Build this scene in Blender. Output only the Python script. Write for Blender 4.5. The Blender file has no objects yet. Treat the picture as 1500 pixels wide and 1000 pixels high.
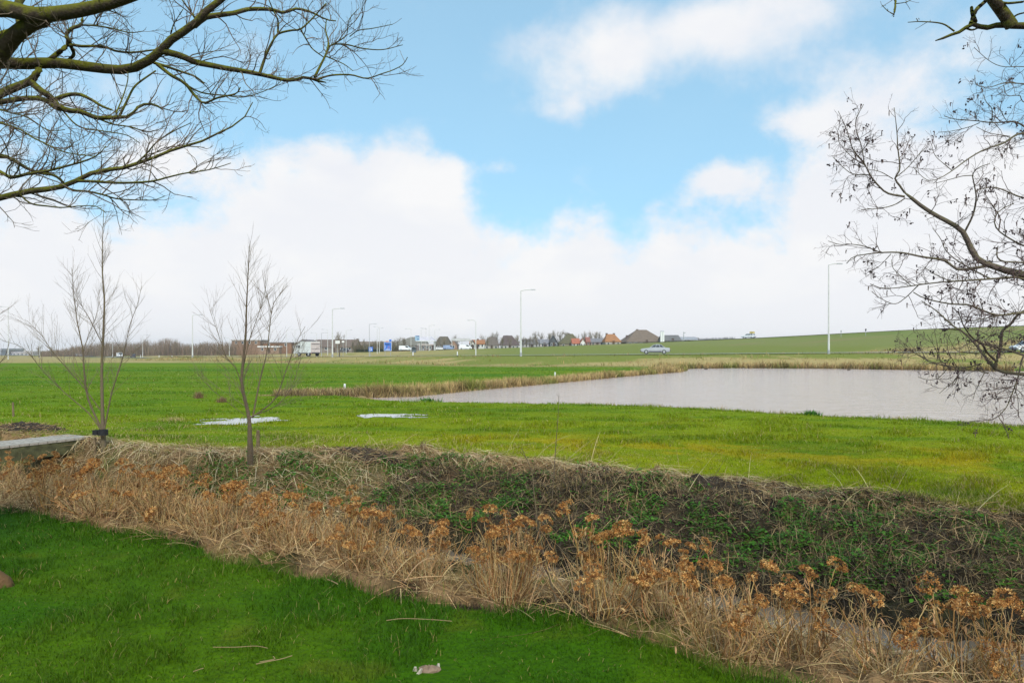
import bpy, math, random
import numpy as np
from math import radians, sin, cos, pi
random.seed(7)
RNG = np.random.default_rng(11)
SC = bpy.context.scene
COL = SC.collection
EYE, YH = 1.7, 510.0


def P(px, row, d):
    """point seen at a photo pixel, at forward distance d metres"""
    return np.array([(px - 750) / 1000 * d, d, EYE + (YH - row) / 1000 * d])


# ------------------------------------------------------------------ scene graph helpers
def tag(o, label=None, cat=None, group=None, kind=None):
    if label: o['label'] = label
    if cat: o['category'] = cat
    if group: o['group'] = group
    if kind: o['kind'] = kind
    return o


def empty(name, loc, label, cat, group=None, rz=0.0, scale=1.0):
    o = bpy.data.objects.new(name, None)
    COL.objects.link(o)
    o.empty_display_size = 0.2
    o.location = [float(v) for v in loc]
    o.rotation_euler = (0, 0, rz)
    o.scale = (scale, scale, scale)
    return tag(o, label, cat, group)


def link_mesh(name, me, parent=None):
    o = bpy.data.objects.new(name, me)
    COL.objects.link(o)
    if parent is not None: o.parent = parent
    return o


def kids(o):
    return [c for c in bpy.data.objects if c.parent == o]


def copy_tree(o, parent=None, _map=None):
    if _map is None:
        _map = {}
        for c in bpy.data.objects:
            if c.parent is not None: _map.setdefault(c.parent.name, []).append(c)
    c = o.copy()
    COL.objects.link(c)
    c.parent = parent
    for ch in _map.get(o.name, []): copy_tree(ch, c, _map)
    return c


class Geo:
    """collects vertices, quads, tris and vertex colours into one mesh"""
    def __init__(s):
        s.v, s.q, s.t, s.c, s.n = [], [], [], [], 0

    def add(s, v, q=None, t=None, c=(0.5, 0.5, 0.5)):
        v = np.asarray(v, float).reshape(-1, 3)
        c = np.asarray(c, float)
        if c.ndim == 1: c = np.tile(c, (len(v), 1))
        if q is not None and len(q): s.q.append(np.asarray(q, np.int64).reshape(-1, 4) + s.n)
        if t is not None and len(t): s.t.append(np.asarray(t, np.int64).reshape(-1, 3) + s.n)
        s.v.append(v); s.c.append(c.reshape(-1, 3)); s.n += len(v)
        return s

    def mesh(s, name, mat, smooth=False):
        v = np.concatenate(s.v); c = np.concatenate(s.c)
        q = np.concatenate(s.q) if s.q else np.zeros((0, 4), np.int64)
        t = np.concatenate(s.t) if s.t else np.zeros((0, 3), np.int64)
        me = bpy.data.meshes.new(name)
        me.vertices.add(len(v)); me.vertices.foreach_set('co', v.astype(np.float32).ravel())
        nl = len(q) * 4 + len(t) * 3
        me.loops.add(nl)
        me.loops.foreach_set('vertex_index', np.concatenate([q.ravel(), t.ravel()]).astype(np.int32))
        me.polygons.add(len(q) + len(t))
        st = np.concatenate([np.arange(len(q)) * 4, len(q) * 4 + np.arange(len(t)) * 3]).astype(np.int32)
        me.polygons.foreach_set('loop_start', st)
        me.polygons.foreach_set('use_smooth', np.full(len(q) + len(t), smooth))
        me.update(calc_edges=True)
        ca = me.color_attributes.new('Col', 'FLOAT_COLOR', 'POINT')
        ca.data.foreach_set('color', np.concatenate([c, np.ones((len(c), 1))], 1).astype(np.float32).ravel())
        me.materials.append(mat)
        return me

    def build(s, name, mat, parent=None, smooth=False):
        return link_mesh(name, s.mesh(name, mat, smooth), parent)

    # --- shapes
    def box(s, c, size, col=(0.5, 0.5, 0.5), rz=0.0):
        hx, hy, hz = size[0] / 2, size[1] / 2, size[2] / 2
        v = np.array([[x, y, z] for z in (-hz, hz) for x, y in ((-hx, -hy), (hx, -hy), (hx, hy), (-hx, hy))])
        if rz:
            R = np.array([[cos(rz), -sin(rz), 0], [sin(rz), cos(rz), 0], [0, 0, 1]]); v = v @ R.T
        v = v + np.asarray(c, float)
        return s.add(v, [[3, 2, 1, 0], [4, 5, 6, 7], [0, 1, 5, 4], [1, 2, 6, 5], [2, 3, 7, 6], [3, 0, 4, 7]], c=col)

    def frustum(s, x0, x1, y0, y1, z0, X0, X1, Y0, Y1, z1, col=(0.5, 0.5, 0.5)):
        v = [[x0, y0, z0], [x1, y0, z0], [x1, y1, z0], [x0, y1, z0], [X0, Y0, z1], [X1, Y0, z1], [X1, Y1, z1], [X0, Y1, z1]]
        return s.add(v, [[3, 2, 1, 0], [4, 5, 6, 7], [0, 1, 5, 4], [1, 2, 6, 5], [2, 3, 7, 6], [3, 0, 4, 7]], c=col)

    def loft(s, rings, col=(0.5, 0.5, 0.5), cap=True):
        R = np.asarray(rings, float); k, n = R.shape[:2]
        q = [[i * n + j, i * n + (j + 1) % n, (i + 1) * n + (j + 1) % n, (i + 1) * n + j] for i in range(k - 1) for j in range(n)]
        s.add(R.reshape(-1, 3), q, c=col)
        if cap:
            for i, rev in ((0, True), (k - 1, False)):
                c0 = R[i].mean(0); vv = np.vstack([R[i], c0])
                t = [[j, (j + 1) % n, n] if not rev else [(j + 1) % n, j, n] for j in range(n)]
                s.add(vv, t=t, c=col)
        return s

    def cyl(s, a, b, r0, r1=None, n=12, col=(0.5, 0.5, 0.5)):
        a = np.asarray(a, float); b = np.asarray(b, float); r1 = r0 if r1 is None else r1
        d = (b - a) / np.linalg.norm(b - a)
        u = np.cross(d, [0, 0, 1] if abs(d[2]) < 0.9 else [1, 0, 0]); u /= np.linalg.norm(u); w = np.cross(d, u)
        an = np.arange(n) * 2 * pi / n
        ring = np.cos(an)[:, None] * u + np.sin(an)[:, None] * w
        return s.loft([a + ring * r0, b + ring * r1], col)

    def panel(s, A, B, C, D, u0, u1, v0, v1, off, col=(0.5, 0.5, 0.5), thick=0.01):
        """thin slab on the quad ABCD (A-B bottom, D-C top) between fractions, standing `off` proud"""
        A, B, C, D = [np.asarray(p, float) for p in (A, B, C, D)]
        f = lambda u, v: (A * (1 - u) + B * u) * (1 - v) + (D * (1 - u) + C * u) * v
        n = np.cross(B - A, D - A); n /= np.linalg.norm(n)
        o = [f(u0, v0), f(u1, v0), f(u1, v1), f(u0, v1)]
        v = [p + n * off for p in o] + [p + n * (off - thick) for p in o]
        return s.add(v, [[0, 1, 2, 3], [7, 6, 5, 4], [0, 4, 5, 1], [1, 5, 6, 2], [2, 6, 7, 3], [3, 7, 4, 0]], c=col)


def strands(g, Pt, W, wd, C):
    """flat ribbons: Pt (M,K,3) centre lines, W (M,K) widths, wd (M,3) width direction, C (M,3) or (M,K,3)"""
    M, K = Pt.shape[:2]
    off = wd[:, None, :] * W[:, :, None] * 0.5
    V = np.stack([Pt - off, Pt + off], 2).reshape(M * K * 2, 3)
    if C.ndim == 2: C = np.repeat(C[:, None, :], K, 1)
    CC = np.repeat(C[:, :, None, :], 2, 2).reshape(-1, 3)
    b = (np.arange(M) * K * 2)[:, None] + (np.arange(K - 1) * 2)[None]
    b = b.ravel()
    g.add(V, np.stack([b, b + 1, b + 3, b + 2], 1), c=CC)


def tubes(g, Pt, R, sides, C):
    """round tubes: Pt (M,K,3), R (M,K)"""
    M, K = Pt.shape[:2]
    T = np.gradient(Pt, axis=1); T /= np.linalg.norm(T, axis=2, keepdims=True) + 1e-9
    ref = np.tile(np.array([0.31, 0.22, 0.92]), (M, 1))
    alt = np.abs((T.mean(1) * ref).sum(1)) > 0.85
    ref[alt] = (0.9, -0.4, 0.1)
    U = np.cross(T, ref[:, None, :]); U /= np.linalg.norm(U, axis=2, keepdims=True) + 1e-9
    Wv = np.cross(T, U)
    an = np.arange(sides) * 2 * pi / sides
    V = Pt[:, :, None, :] + R[:, :, None, None] * (np.cos(an)[None, None, :, None] * U[:, :, None, :] + np.sin(an)[None, None, :, None] * Wv[:, :, None, :])
    if C.ndim == 2: C = np.repeat(C[:, None, :], K, 1)
    CC = np.repeat(C[:, :, None, :], sides, 2).reshape(-1, 3)
    m = (np.arange(M) * K * sides)[:, None, None]; k = (np.arange(K - 1) * sides)[None, :, None]; j = np.arange(sides)[None, None]
    a = (m + k + j).ravel(); b = (m + k + (j + 1) % sides).ravel()
    g.add(V.reshape(-1, 3), np.stack([a, b, b + sides, a + sides], 1), c=CC)
    if sides >= 6:
        o = g.n - M * K * sides + (np.arange(M) * K * sides)[:, None] + (K - 1) * sides
        t = np.stack([np.broadcast_to(o, (M, sides - 2)), o + np.arange(1, sides - 1)[None], o + np.arange(2, sides)[None]], -1).reshape(-1, 3)
        g.t.append(t)


def blades(g, B, h, w, lean, C, tip=None, K=3):
    M = len(B)
    az = RNG.uniform(0, 2 * pi, M); d = np.stack([np.cos(az), np.sin(az), np.zeros(M)], 1)
    wa = az + pi / 2 + RNG.normal(0, 0.7, M); wd = np.stack([np.cos(wa), np.sin(wa), np.zeros(M)], 1)
    t = np.linspace(0, 1, K)[None, :, None]
    up = np.array([0, 0, 1.0])
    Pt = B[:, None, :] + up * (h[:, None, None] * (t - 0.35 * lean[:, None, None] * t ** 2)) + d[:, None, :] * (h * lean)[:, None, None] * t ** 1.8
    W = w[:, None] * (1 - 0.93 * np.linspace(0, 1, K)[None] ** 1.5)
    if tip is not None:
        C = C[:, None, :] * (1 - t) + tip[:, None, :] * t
    strands(g, Pt, W, wd, C)


# ------------------------------------------------------------------ noise + terrain
def _hash(ix, iy, s):
    a = np.sin(ix * 127.1 + iy * 311.7 + s * 74.7) * 43758.5453
    return a - np.floor(a)


def vnoise(x, y, s=0):
    ix, iy = np.floor(x), np.floor(y); fx, fy = x - ix, y - iy
    fx = fx * fx * (3 - 2 * fx); fy = fy * fy * (3 - 2 * fy)
    return (_hash(ix, iy, s) * (1 - fx) + _hash(ix + 1, iy, s) * fx) * (1 - fy) + (_hash(ix, iy + 1, s) * (1 - fx) + _hash(ix + 1, iy + 1, s) * fx) * fy


def fbm(x, y, s=0, n=4):
    r, a, tot = 0, 1, 0
    for i in range(n):
        r = r + a * vnoise(x * 2 ** i + 17.3 * i, y * 2 ** i - 9.1 * i, s + i); tot += a; a *= 0.5
    return r / tot


def sstep(a, b, x):
    t = np.clip((x - a) / (b - a), 0, 1); return t * t * (3 - 2 * t)


POND_Z, DITCH_Z = -0.62, -0.80
POND = np.array([(-6.9, 32.0), (-5.6, 30.0), (-3.3, 28.9), (0, 28.2), (3.4, 27.6), (6.5, 26.1), (10.4, 23), (14.9, 19.9), (22, 16.5), (40, 13), (75, 20),
                 (82, 48), (66, 62), (50, 68), (35, 78), (26, 79.5), (20.6, 78), (18.6, 75), (18.0, 71), (16.0, 66), (8.4, 54.6), (2.3, 44.3), (-1.9, 37.9), (-4.4, 33.3)], float)
ROAD = np.array([(-420, 470, -2.4), (-250, 370, -2.4), (-165, 295, -2.4), (-110, 212, -1.4), (-74, 160, -0.38), (-36, 131, 0.02), (1.3, 106.5, 0.52), (25, 101, 0.74), (45, 98.5, 0.93), (75, 99, 1.1), (130, 104, 1.2), (300, 130, 1.2)], float)
DIKE = np.array([(-420, 500, -2.4), (-220, 345, -2.3), (-120, 292, -1.3), (-64, 272, 0.05), (-35, 270, 0.75), (10.6, 265, 2.2), (52, 250, 3.7), (82, 218, 4.95), (112, 180, 6.7), (124, 160, 6.9), (150, 112, 7), (165, 40, 7), (165, -60, 7)], float)


def poly_sd(x, y, poly):
    """signed distance, negative inside"""
    best = np.full(x.shape, 1e9); ins = np.zeros(x.shape, bool)
    n = len(poly)
    for i in range(n):
        ax, ay = poly[i]; bx, by = poly[(i + 1) % n]
        dx, dy = bx - ax, by - ay
        t = np.clip(((x - ax) * dx + (y - ay) * dy) / (dx * dx + dy * dy), 0, 1)
        best = np.minimum(best, np.hypot(x - ax - t * dx, y - ay - t * dy))
        c = ((ay > y) != (by > y)) & (x < (bx - ax) * (y - ay) / ((by - ay) if by != ay else 1e-9) + ax)
        ins ^= c
    return np.where(ins, -best, best)


def line_dist(x, y, L):
    """distance to a polyline, z there and the side (+1 = left of travel = far side)"""
    best = np.full(x.shape, 1e9); z = np.zeros(x.shape); sd = np.ones(x.shape)
    for i in range(len(L) - 1):
        ax, ay, az = L[i]; bx, by, bz = L[i + 1]
        dx, dy = bx - ax, by - ay
        t = np.clip(((x - ax) * dx + (y - ay) * dy) / (dx * dx + dy * dy), 0, 1)
        d = np.hypot(x - ax - t * dx, y - ay - t * dy)
        m = d < best
        best = np.where(m, d, best); z = np.where(m, az + t * (bz - az), z)
        sd = np.where(m, np.sign(dx * (y - ay) - dy * (x - ax)), sd)
    return best, z, sd


TU, NU, O0 = np.array([0.8824, -0.4704]), np.array([0.4704, 0.8824]), np.array([0.0, 4.34])


def ts(x, y):
    return x * TU[0] + (y - O0[1]) * TU[1], x * NU[0] + (y - O0[1]) * NU[1]


def ts2xy(t, s):
    return O0[0] + t * TU[0] + s * NU[0], O0[1] + t * TU[1] + s * NU[1]


def edge_wob(t):
    return 0.10 * np.sin(t * 1.3 + 0.6) + 0.06 * np.sin(t * 3.1) + 0.03 * np.sin(t * 7.7) - 0.16 * sstep(0.2, 1.3, t)


def s_top(t):
    return np.interp(t, [-16, -11.5, -8.0, -5.0, 0, 20], [3.7, 3.9, 4.3, 5.75, 5.85, 4.6])


PUD = [(-7.35, 18.6, 1.05, 0.95, 0.35), (-3.55, 20.3, 0.85, 0.75, 0.1)]


def pud_field(x, y):
    """>0 inside a puddle"""
    r = np.full(np.shape(x), -9.0)
    for cx, cy, rx, ry, rot in PUD:
        u = (x - cx) * cos(rot) + (y - cy) * sin(rot); v = -(x - cx) * sin(rot) + (y - cy) * cos(rot)
        f = 1 - np.sqrt((u / rx) ** 2 + (v / ry) ** 2) + (fbm(x * 1.6, y * 2.6, 5) - 0.5) * 2.0 - 0.05
        r = np.maximum(r, f)
    return r


def Hfn(x, y, detail=True):
    x = np.asarray(x, float); y = np.asarray(y, float)
    d = np.maximum(y, 0.01); a = x / d
    near = np.interp(y, [9, 18, 25, 45, 65, 105], [-0.1, -0.27, -0.42, -0.58, -0.6, -0.6])
    left = np.interp(y, [105, 150, 215, 300, 420], [0, -0.15, -1.25, -2.0, -2.0])
    M = near + left * sstep(-0.12, -0.3, a) * (y > 0)
    M = np.where(y > 105, M + 0.3 * sstep(-0.3, -0.1, a) * sstep(105, 125, y), M)
    # embankments
    dr, zr, _ = line_dist(x, y, ROAD)
    Hh = np.maximum(M, zr - np.maximum(0, dr - 5.0) * 0.16)
    dk, zk, side = line_dist(x, y, DIKE)
    e = np.where(side > 0, np.maximum(0, dk - 40) * 0.02, np.maximum(0, dk - 4.5) * 0.085)
    Hd = zk - e
    Hh = np.where(Hd > Hh, Hd, Hh)
    # pond
    far = np.hypot(x, y) < 140
    sd = np.full(x.shape, 99.0)
    if far.any(): sd[far] = poly_sd(x[far], y[far], POND)
    reed = sstep(30.5, 33, y)
    lip = np.where(reed > 0.5, POND_Z + 0.06 + np.maximum(sd, 0) * (0.42 - 0.0 * reed), POND_Z + 0.03 + np.maximum(sd, 0) * 0.085)
    Hh = np.where(sd < 14, np.minimum(Hh, np.maximum(lip, POND_Z - 0.6)), Hh)
    Hh = np.where(sd < 0, POND_Z - np.minimum(0.6, 0.02 - sd * 0.25), Hh)
    # garden side and ditch
    t, s = ts(x, y)
    ss = s - edge_wob(t); tp = s_top(t) + 0.12 * np.sin(t * 0.9) + 0.07 * np.sin(t * 2.7)
    zn = np.interp(ss, [-50, 0, 0.35, 1.3, 2.60, 2.9], [0, 0, -0.03, -0.27, -0.76, -0.95])
    sp = (s - 3.25) / (tp - 3.25)       # 0 at the water's far edge, 1 at the bank top
    zf = np.interp(sp, [-0.2, 0.0, 0.18, 0.55, 0.82, 1.0, 1.06, 1.4], [-0.95, -0.76, -0.58, -0.36, -0.15, -0.05, -0.05, -0.16])
    lf = sstep(-3.5, -7, t)             # softer slope on the left stretch
    zf = zf - (0.05 + 0.11 * sstep(-2.5, 2.5, t)) * sstep(0.5, 0.9, sp)
    zf = zf * (1 - lf) + lf * np.interp(sp, [-0.2, 0, 0.15, 0.8, 1.1], [-0.97, -0.84, -0.68, -0.15, -0.1])
    w = sstep(1.15, 1.8, sp)
    Hn = np.where(s < 2.95, zn, zf * (1 - w) + Hh * w)
    near_z = (np.hypot(x, y) < 40)
    Hh = np.where(near_z, np.where(sp < 1.8, Hn, Hh), np.where(s < 0, np.minimum(0.0, Hh + 0 * s), Hh))
    if detail:
        bank = (ss > 0.1) & (sp < 1.15) & near_z
        Hh = Hh + np.where(bank, (fbm(x * 3.2, y * 3.2, 3) - 0.5) * 0.26 + (fbm(x * 9, y * 9, 8, 3) - 0.5) * 0.15,
                           (fbm(x * 0.9, y * 0.9, 3) - 0.5) * 0.06 * sstep(140, 60, np.hypot(x, y)) * (sd > 0.5))
        pf = pud_field(x, y)
        Hh = np.where(pf > -0.5, Hh * (1 - sstep(-0.5, -0.1, pf)) + -0.29 * sstep(-0.5, -0.1, pf), Hh)
    return Hh


def Hs(x, y):
    return float(Hfn(np.array([x]), np.array([y]))[0])


def ramp(c, *mix):
    """c base colour (3,), then (colour, weight array) pairs"""
    n = np.shape(mix[0][1]); o = np.broadcast_to(np.array(c), n + (3,)).copy()
    for m, w in mix: o = o * (1 - w[..., None]) + np.array(m) * w[..., None]
    return o


LAWN, LAWN2 = (0.038, 0.106, 0.0006), (0.068, 0.132, 0.0010)
MEAD, MEAD2, YELL = (0.205, 0.245, 0.0008), (0.140, 0.220, 0.0008), (0.33, 0.262, 0.003)
STRAW, STRAW2, SOIL = (0.46, 0.32, 0.165), (0.29, 0.18, 0.085), (0.028, 0.020, 0.012)
WEED = (0.075, 0.185, 0.018)


def colfn(x, y):
    t, s = ts(x, y); ss = s - edge_wob(t); tp = s_top(t)
    sp = (s - 3.25) / (tp - 3.25)
    r = np.hypot(x, y)
    n1, n2, n3 = fbm(x * 0.8, y * 0.8, 21), fbm(x * 2.5, y * 2.5, 22), fbm(x * 0.12, y * 0.25, 23)
    n4 = fbm(x * 8, y * 8, 24)
    lawn = ramp(LAWN, (LAWN2, sstep(0.5, 0.75, n1) * 0.8), ((0.14, 0.15, 0.01), sstep(0.66, 0.8, n2) * 0.35))
    bank = ramp(SOIL, ((0.085, 0.060, 0.034), sstep(0.42, 0.62, n2 * 0.5 + n4 * 0.5) * 0.6), ((0.10, 0.10, 0.03), sstep(0.47, 0.62, fbm(x * 1.7, y * 1.7, 31)) * sstep(0.35, 0.6, n4)))
    zc = Hfn(x, y, False); wet = sstep(-0.42, -0.68, zc + (n4 - 0.5) * 0.25) * 0.85  # wet mud low on the bank face, with the undercut's shade painted in
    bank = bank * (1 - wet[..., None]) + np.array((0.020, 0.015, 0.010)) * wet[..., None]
    left = sstep(-2.5, -6, t)
    bank = bank * (1 - left[..., None] * 0.6) + ramp(STRAW2, (SOIL, sstep(0.5, 0.65, n4) * 0.7), ((0.09, 0.12, 0.02), sstep(0.55, 0.7, n2) * 0.7)) * left[..., None] * 0.6
    top = sstep(0.84, 0.96, sp + (n2 - 0.5) * 0.3)
    bank = bank * (1 - top[..., None]) + ramp(STRAW2, (SOIL, np.clip(sstep(0.48, 0.6, n1) * 0.75 + sstep(0.7, 1.6, t) * 0.9 * sstep(0.35, 0.5, n2), 0, 1))) * top[..., None]
    nearb = ramp(STRAW2, (SOIL, sstep(0.45, 0.7, n2)), (LAWN2, sstep(0.6, 0.75, n1) * 0.6))
    yl = np.exp(-((s - 9.2 - 0.05 * t) / 1.5) ** 2) * sstep(-8, -3, t) + 0.25 * sstep(0.5, 0.7, n1)
    mead = ramp(MEAD, (YELL, np.clip(yl, 0, 1) * sstep(0.3, 0.6, n2) * 0.9), (MEAD2, sstep(13, 28, r) * 0.8),
                ((0.07, 0.16, 0.001), sstep(0.5, 0.7, fbm(x * 0.35, y * 0.9, 44)) * 0.6))
    fieldc = ramp((0.122, 0.200, 0.001), ((0.165, 0.232, 0.002), sstep(0.45, 0.7, n3) * 0.7), ((0.042, 0.16, 0.003), sstep(0.5, 0.7, fbm(x * 0.05, y * 0.3, 51)) * 0.6))
    k = sstep(26, 40, r)[..., None]
    mead = mead * (1 - k) + fieldc * k
    # shore litter
    near = r < 150
    sd = np.full(x.shape, 99.0); sd[near] = poly_sd(x[near], y[near], POND)
    reed = y > 31.2
    sh = np.where(reed, np.maximum(sstep(2.6, 1.9, sd + (n1 - 0.5)), sstep(1.0, 0.6, line_dist(x, y, np.array([(-4.0, 33.3, 0), (-10.9, 31.6, 0)]))[0] + (n1 - 0.5))), sstep(0.9, 0.2, sd + (n2 - 0.5) * 1.2) * 0.9)
    sc = ramp((0.36, 0.25, 0.11), ((0.10, 0.07, 0.035), sstep(0.5, 0.65, n2) * 0.7))
    mead = mead * (1 - sh[..., None]) + sc * sh[..., None]
    # verge, dike
    dr, zr, _ = line_dist(x, y, ROAD); dk, zk, side = line_dist(x, y, DIKE)
    vg = np.where((y > 60), sstep(24, 19, dr + (n3 - 0.5) * 6), 0)
    vg = np.maximum(vg, sstep(106, 109, y) * (y > 60))
    straw = sstep(0.42, 0.6, fbm(x * 0.09, y * 0.35, 61) + 0.10 * sstep(-30, 40, x) - 0.18 * sstep(9, 5, dr))
    straw = np.maximum(straw, sstep(107, 112, y) * sstep(0.02, -0.1, x / np.maximum(y, 1)) * 0.85 * sstep(0.3, 0.5, n3))
    lr = sstep(-45, 5, x); sr_ = line_dist(x, y, ROAD)[2]
    straw = straw * (1 - lr + lr * np.where(sr_ > 0, sstep(30, 14, dr), sstep(24, 15, dr)))
    straw = np.maximum(straw, (sr_ > 0) * sstep(26, 17, dr + (n3 - 0.5) * 22) * sstep(5.5, 8, dr) * sstep(0, 12, x) * sstep(0.3, 0.5, n2))
    verge = ramp((0.185, 0.205, 0.038), ((0.42, 0.31, 0.13), straw * 0.9))
    dike = ramp((0.200, 0.212, 0.055), ((0.160, 0.195, 0.038), sstep(0.45, 0.65, fbm(x * 0.06, y * 0.02, 71))), ((0.25, 0.20, 0.08), sstep(0.62, 0.75, fbm(x * 0.05, y * 0.08, 73)) * 0.5), ((0.30, 0.24, 0.095), sstep(70, 5, x) * sstep(0.36, 0.62, fbm(x * 0.06, y * 0.10, 75)) * 0.7))
    toe = sstep(1.4, 2.4, Hfn(x, y, False) - 0.006 * (y - 100))
    onk = toe * (y > 105) * (1 - straw * (dr < 27))
    verge = verge * (1 - onk[..., None]) + dike * onk[..., None]
    o = mead * (1 - vg[..., None]) + verge * vg[..., None]
    c = r < 40
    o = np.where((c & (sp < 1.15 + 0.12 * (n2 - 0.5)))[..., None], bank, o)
    o = np.where((c & (s < 2.7))[..., None], nearb, o)
    o = np.where((ss < 0)[..., None], lawn, o)
    return o


# ------------------------------------------------------------------ materials
def new_mat(name):
    m = bpy.data.materials.new(name); m.use_nodes = True
    nt = m.node_tree; b = nt.nodes['Principled BSDF']; return m, nt, b


def vc_mat(name, rough=0.8, transl=0.0, nscale=0.0, namt=0.0, bump=0.0, bscale=60.0, spec=0.3):
    m, nt, b = new_mat(name)
    at = nt.nodes.new('ShaderNodeAttribute'); at.attribute_name = 'Col'
    c = at.outputs['Color']
    if nscale:
        tc = nt.nodes.new('ShaderNodeTexCoord'); no = nt.nodes.new('ShaderNodeTexNoise')
        no.inputs['Scale'].default_value = nscale; no.inputs['Detail'].default_value = 6
        nt.links.new(tc.outputs['Object'], no.inputs['Vector'])
        mr = nt.nodes.new('ShaderNodeMapRange'); mr.inputs[1].default_value = 0.25; mr.inputs[2].default_value = 0.75
        mr.inputs[3].default_value = 1 - namt; mr.inputs[4].default_value = 1 + namt
        nt.links.new(no.outputs['Fac'], mr.inputs[0])
        mx = nt.nodes.new('ShaderNodeVectorMath'); mx.operation = 'SCALE'
        nt.links.new(c, mx.inputs[0]); nt.links.new(mr.outputs[0], mx.inputs['Scale']); c = mx.outputs[0]
    nt.links.new(c, b.inputs['Base Color'])
    b.inputs['Roughness'].default_value = rough; b.inputs['Specular IOR Level'].default_value = spec
    if bump:
        tc = nt.nodes.new('ShaderNodeTexCoord'); no = nt.nodes.new('ShaderNodeTexNoise'); no.inputs['Scale'].default_value = bscale; no.inputs['Detail'].default_value = 5
        nt.links.new(tc.outputs['Object'], no.inputs['Vector'])
        bp = nt.nodes.new('ShaderNodeBump'); bp.inputs['Strength'].default_value = bump; bp.inputs['Distance'].default_value = 0.05
        nt.links.new(no.outputs['Fac'], bp.inputs['Height']); nt.links.new(bp.outputs[0], b.inputs['Normal'])
    if transl:
        tr = nt.nodes.new('ShaderNodeBsdfTranslucent'); nt.links.new(c, tr.inputs['Color'])
        ms = nt.nodes.new('ShaderNodeMixShader'); ms.inputs[0].default_value = transl
        nt.links.new(b.outputs[0], ms.inputs[1]); nt.links.new(tr.outputs[0], ms.inputs[2])
        nt.links.new(ms.outputs[0], nt.nodes['Material Output'].inputs['Surface'])
    return m


def flat_mat(name, col, rough=0.6, metal=0.0, nscale=8.0, namt=0.12, spec=0.4, bump=0.0):
    m, nt, b = new_mat(name)
    tc = nt.nodes.new('ShaderNodeTexCoord'); no = nt.nodes.new('ShaderNodeTexNoise'); no.inputs['Scale'].default_value = nscale; no.inputs['Detail'].default_value = 5
    nt.links.new(tc.outputs['Object'], no.inputs['Vector'])
    rp = nt.nodes.new('ShaderNodeValToRGB')
    rp.color_ramp.elements[0].position = 0.3; rp.color_ramp.elements[1].position = 0.7
    rp.color_ramp.elements[0].color = tuple(max(0, v * (1 - namt)) for v in col) + (1,)
    rp.color_ramp.elements[1].color = tuple(min(1, v * (1 + namt)) for v in col) + (1,)
    nt.links.new(no.outputs['Fac'], rp.inputs[0]); nt.links.new(rp.outputs[0], b.inputs['Base Color'])
    b.inputs['Roughness'].default_value = rough; b.inputs['Metallic'].default_value = metal; b.inputs['Specular IOR Level'].default_value = spec
    if bump:
        bp = nt.nodes.new('ShaderNodeBump'); bp.inputs['Strength'].default_value = bump; bp.inputs['Distance'].default_value = 0.05
        nt.links.new(no.outputs['Fac'], bp.inputs['Height']); nt.links.new(bp.outputs[0], b.inputs['Normal'])
    return m


def bark_mat(name, bark, moss, mossamt):
    m, nt, b = new_mat(name)
    tc = nt.nodes.new('ShaderNodeTexCoord'); no = nt.nodes.new('ShaderNodeTexNoise'); no.inputs['Scale'].default_value = 14; no.inputs['Detail'].default_value = 8
    nt.links.new(tc.outputs['Object'], no.inputs['Vector'])
    ge = nt.nodes.new('ShaderNodeNewGeometry'); sx = nt.nodes.new('ShaderNodeSeparateXYZ'); nt.links.new(ge.outputs['Normal'], sx.inputs[0])
    ad = nt.nodes.new('ShaderNodeMath'); ad.operation = 'MULTIPLY_ADD'; ad.inputs[1].default_value = 0.35
    nt.links.new(sx.outputs['Z'], ad.inputs[0]); nt.links.new(no.outputs['Fac'], ad.inputs[2])
    mr = nt.nodes.new('ShaderNodeMapRange'); mr.inputs[1].default_value = 0.34; mr.inputs[2].default_value = 0.66; mr.inputs[4].default_value = mossamt
    nt.links.new(ad.outputs[0], mr.inputs[0])
    no2 = nt.nodes.new('ShaderNodeTexNoise'); no2.inputs['Scale'].default_value = 45; no2.inputs['Detail'].default_value = 4
    nt.links.new(tc.outputs['Object'], no2.inputs['Vector'])
    r2 = nt.nodes.new('ShaderNodeValToRGB'); r2.color_ramp.elements[0].color = tuple(v * 0.55 for v in bark) + (1,); r2.color_ramp.elements[1].color = tuple(min(1, v * 1.5) for v in bark) + (1,)
    nt.links.new(no2.outputs['Fac'], r2.inputs[0])
    mx = nt.nodes.new('ShaderNodeMix'); mx.data_type = 'RGBA'; nt.links.new(mr.outputs[0], mx.inputs[0])
    nt.links.new(r2.outputs[0], mx.inputs[6]); mx.inputs[7].default_value = tuple(moss) + (1,)
    nt.links.new(mx.outputs[2], b.inputs['Base Color']); b.inputs['Roughness'].default_value = 0.9; b.inputs['Specular IOR Level'].default_value = 0.15
    bp = nt.nodes.new('ShaderNodeBump'); bp.inputs['Strength'].default_value = 0.7; bp.inputs['Distance'].default_value = 0.02
    nt.links.new(no2.outputs['Fac'], bp.inputs['Height']); nt.links.new(bp.outputs[0], b.inputs['Normal'])
    return m


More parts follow.
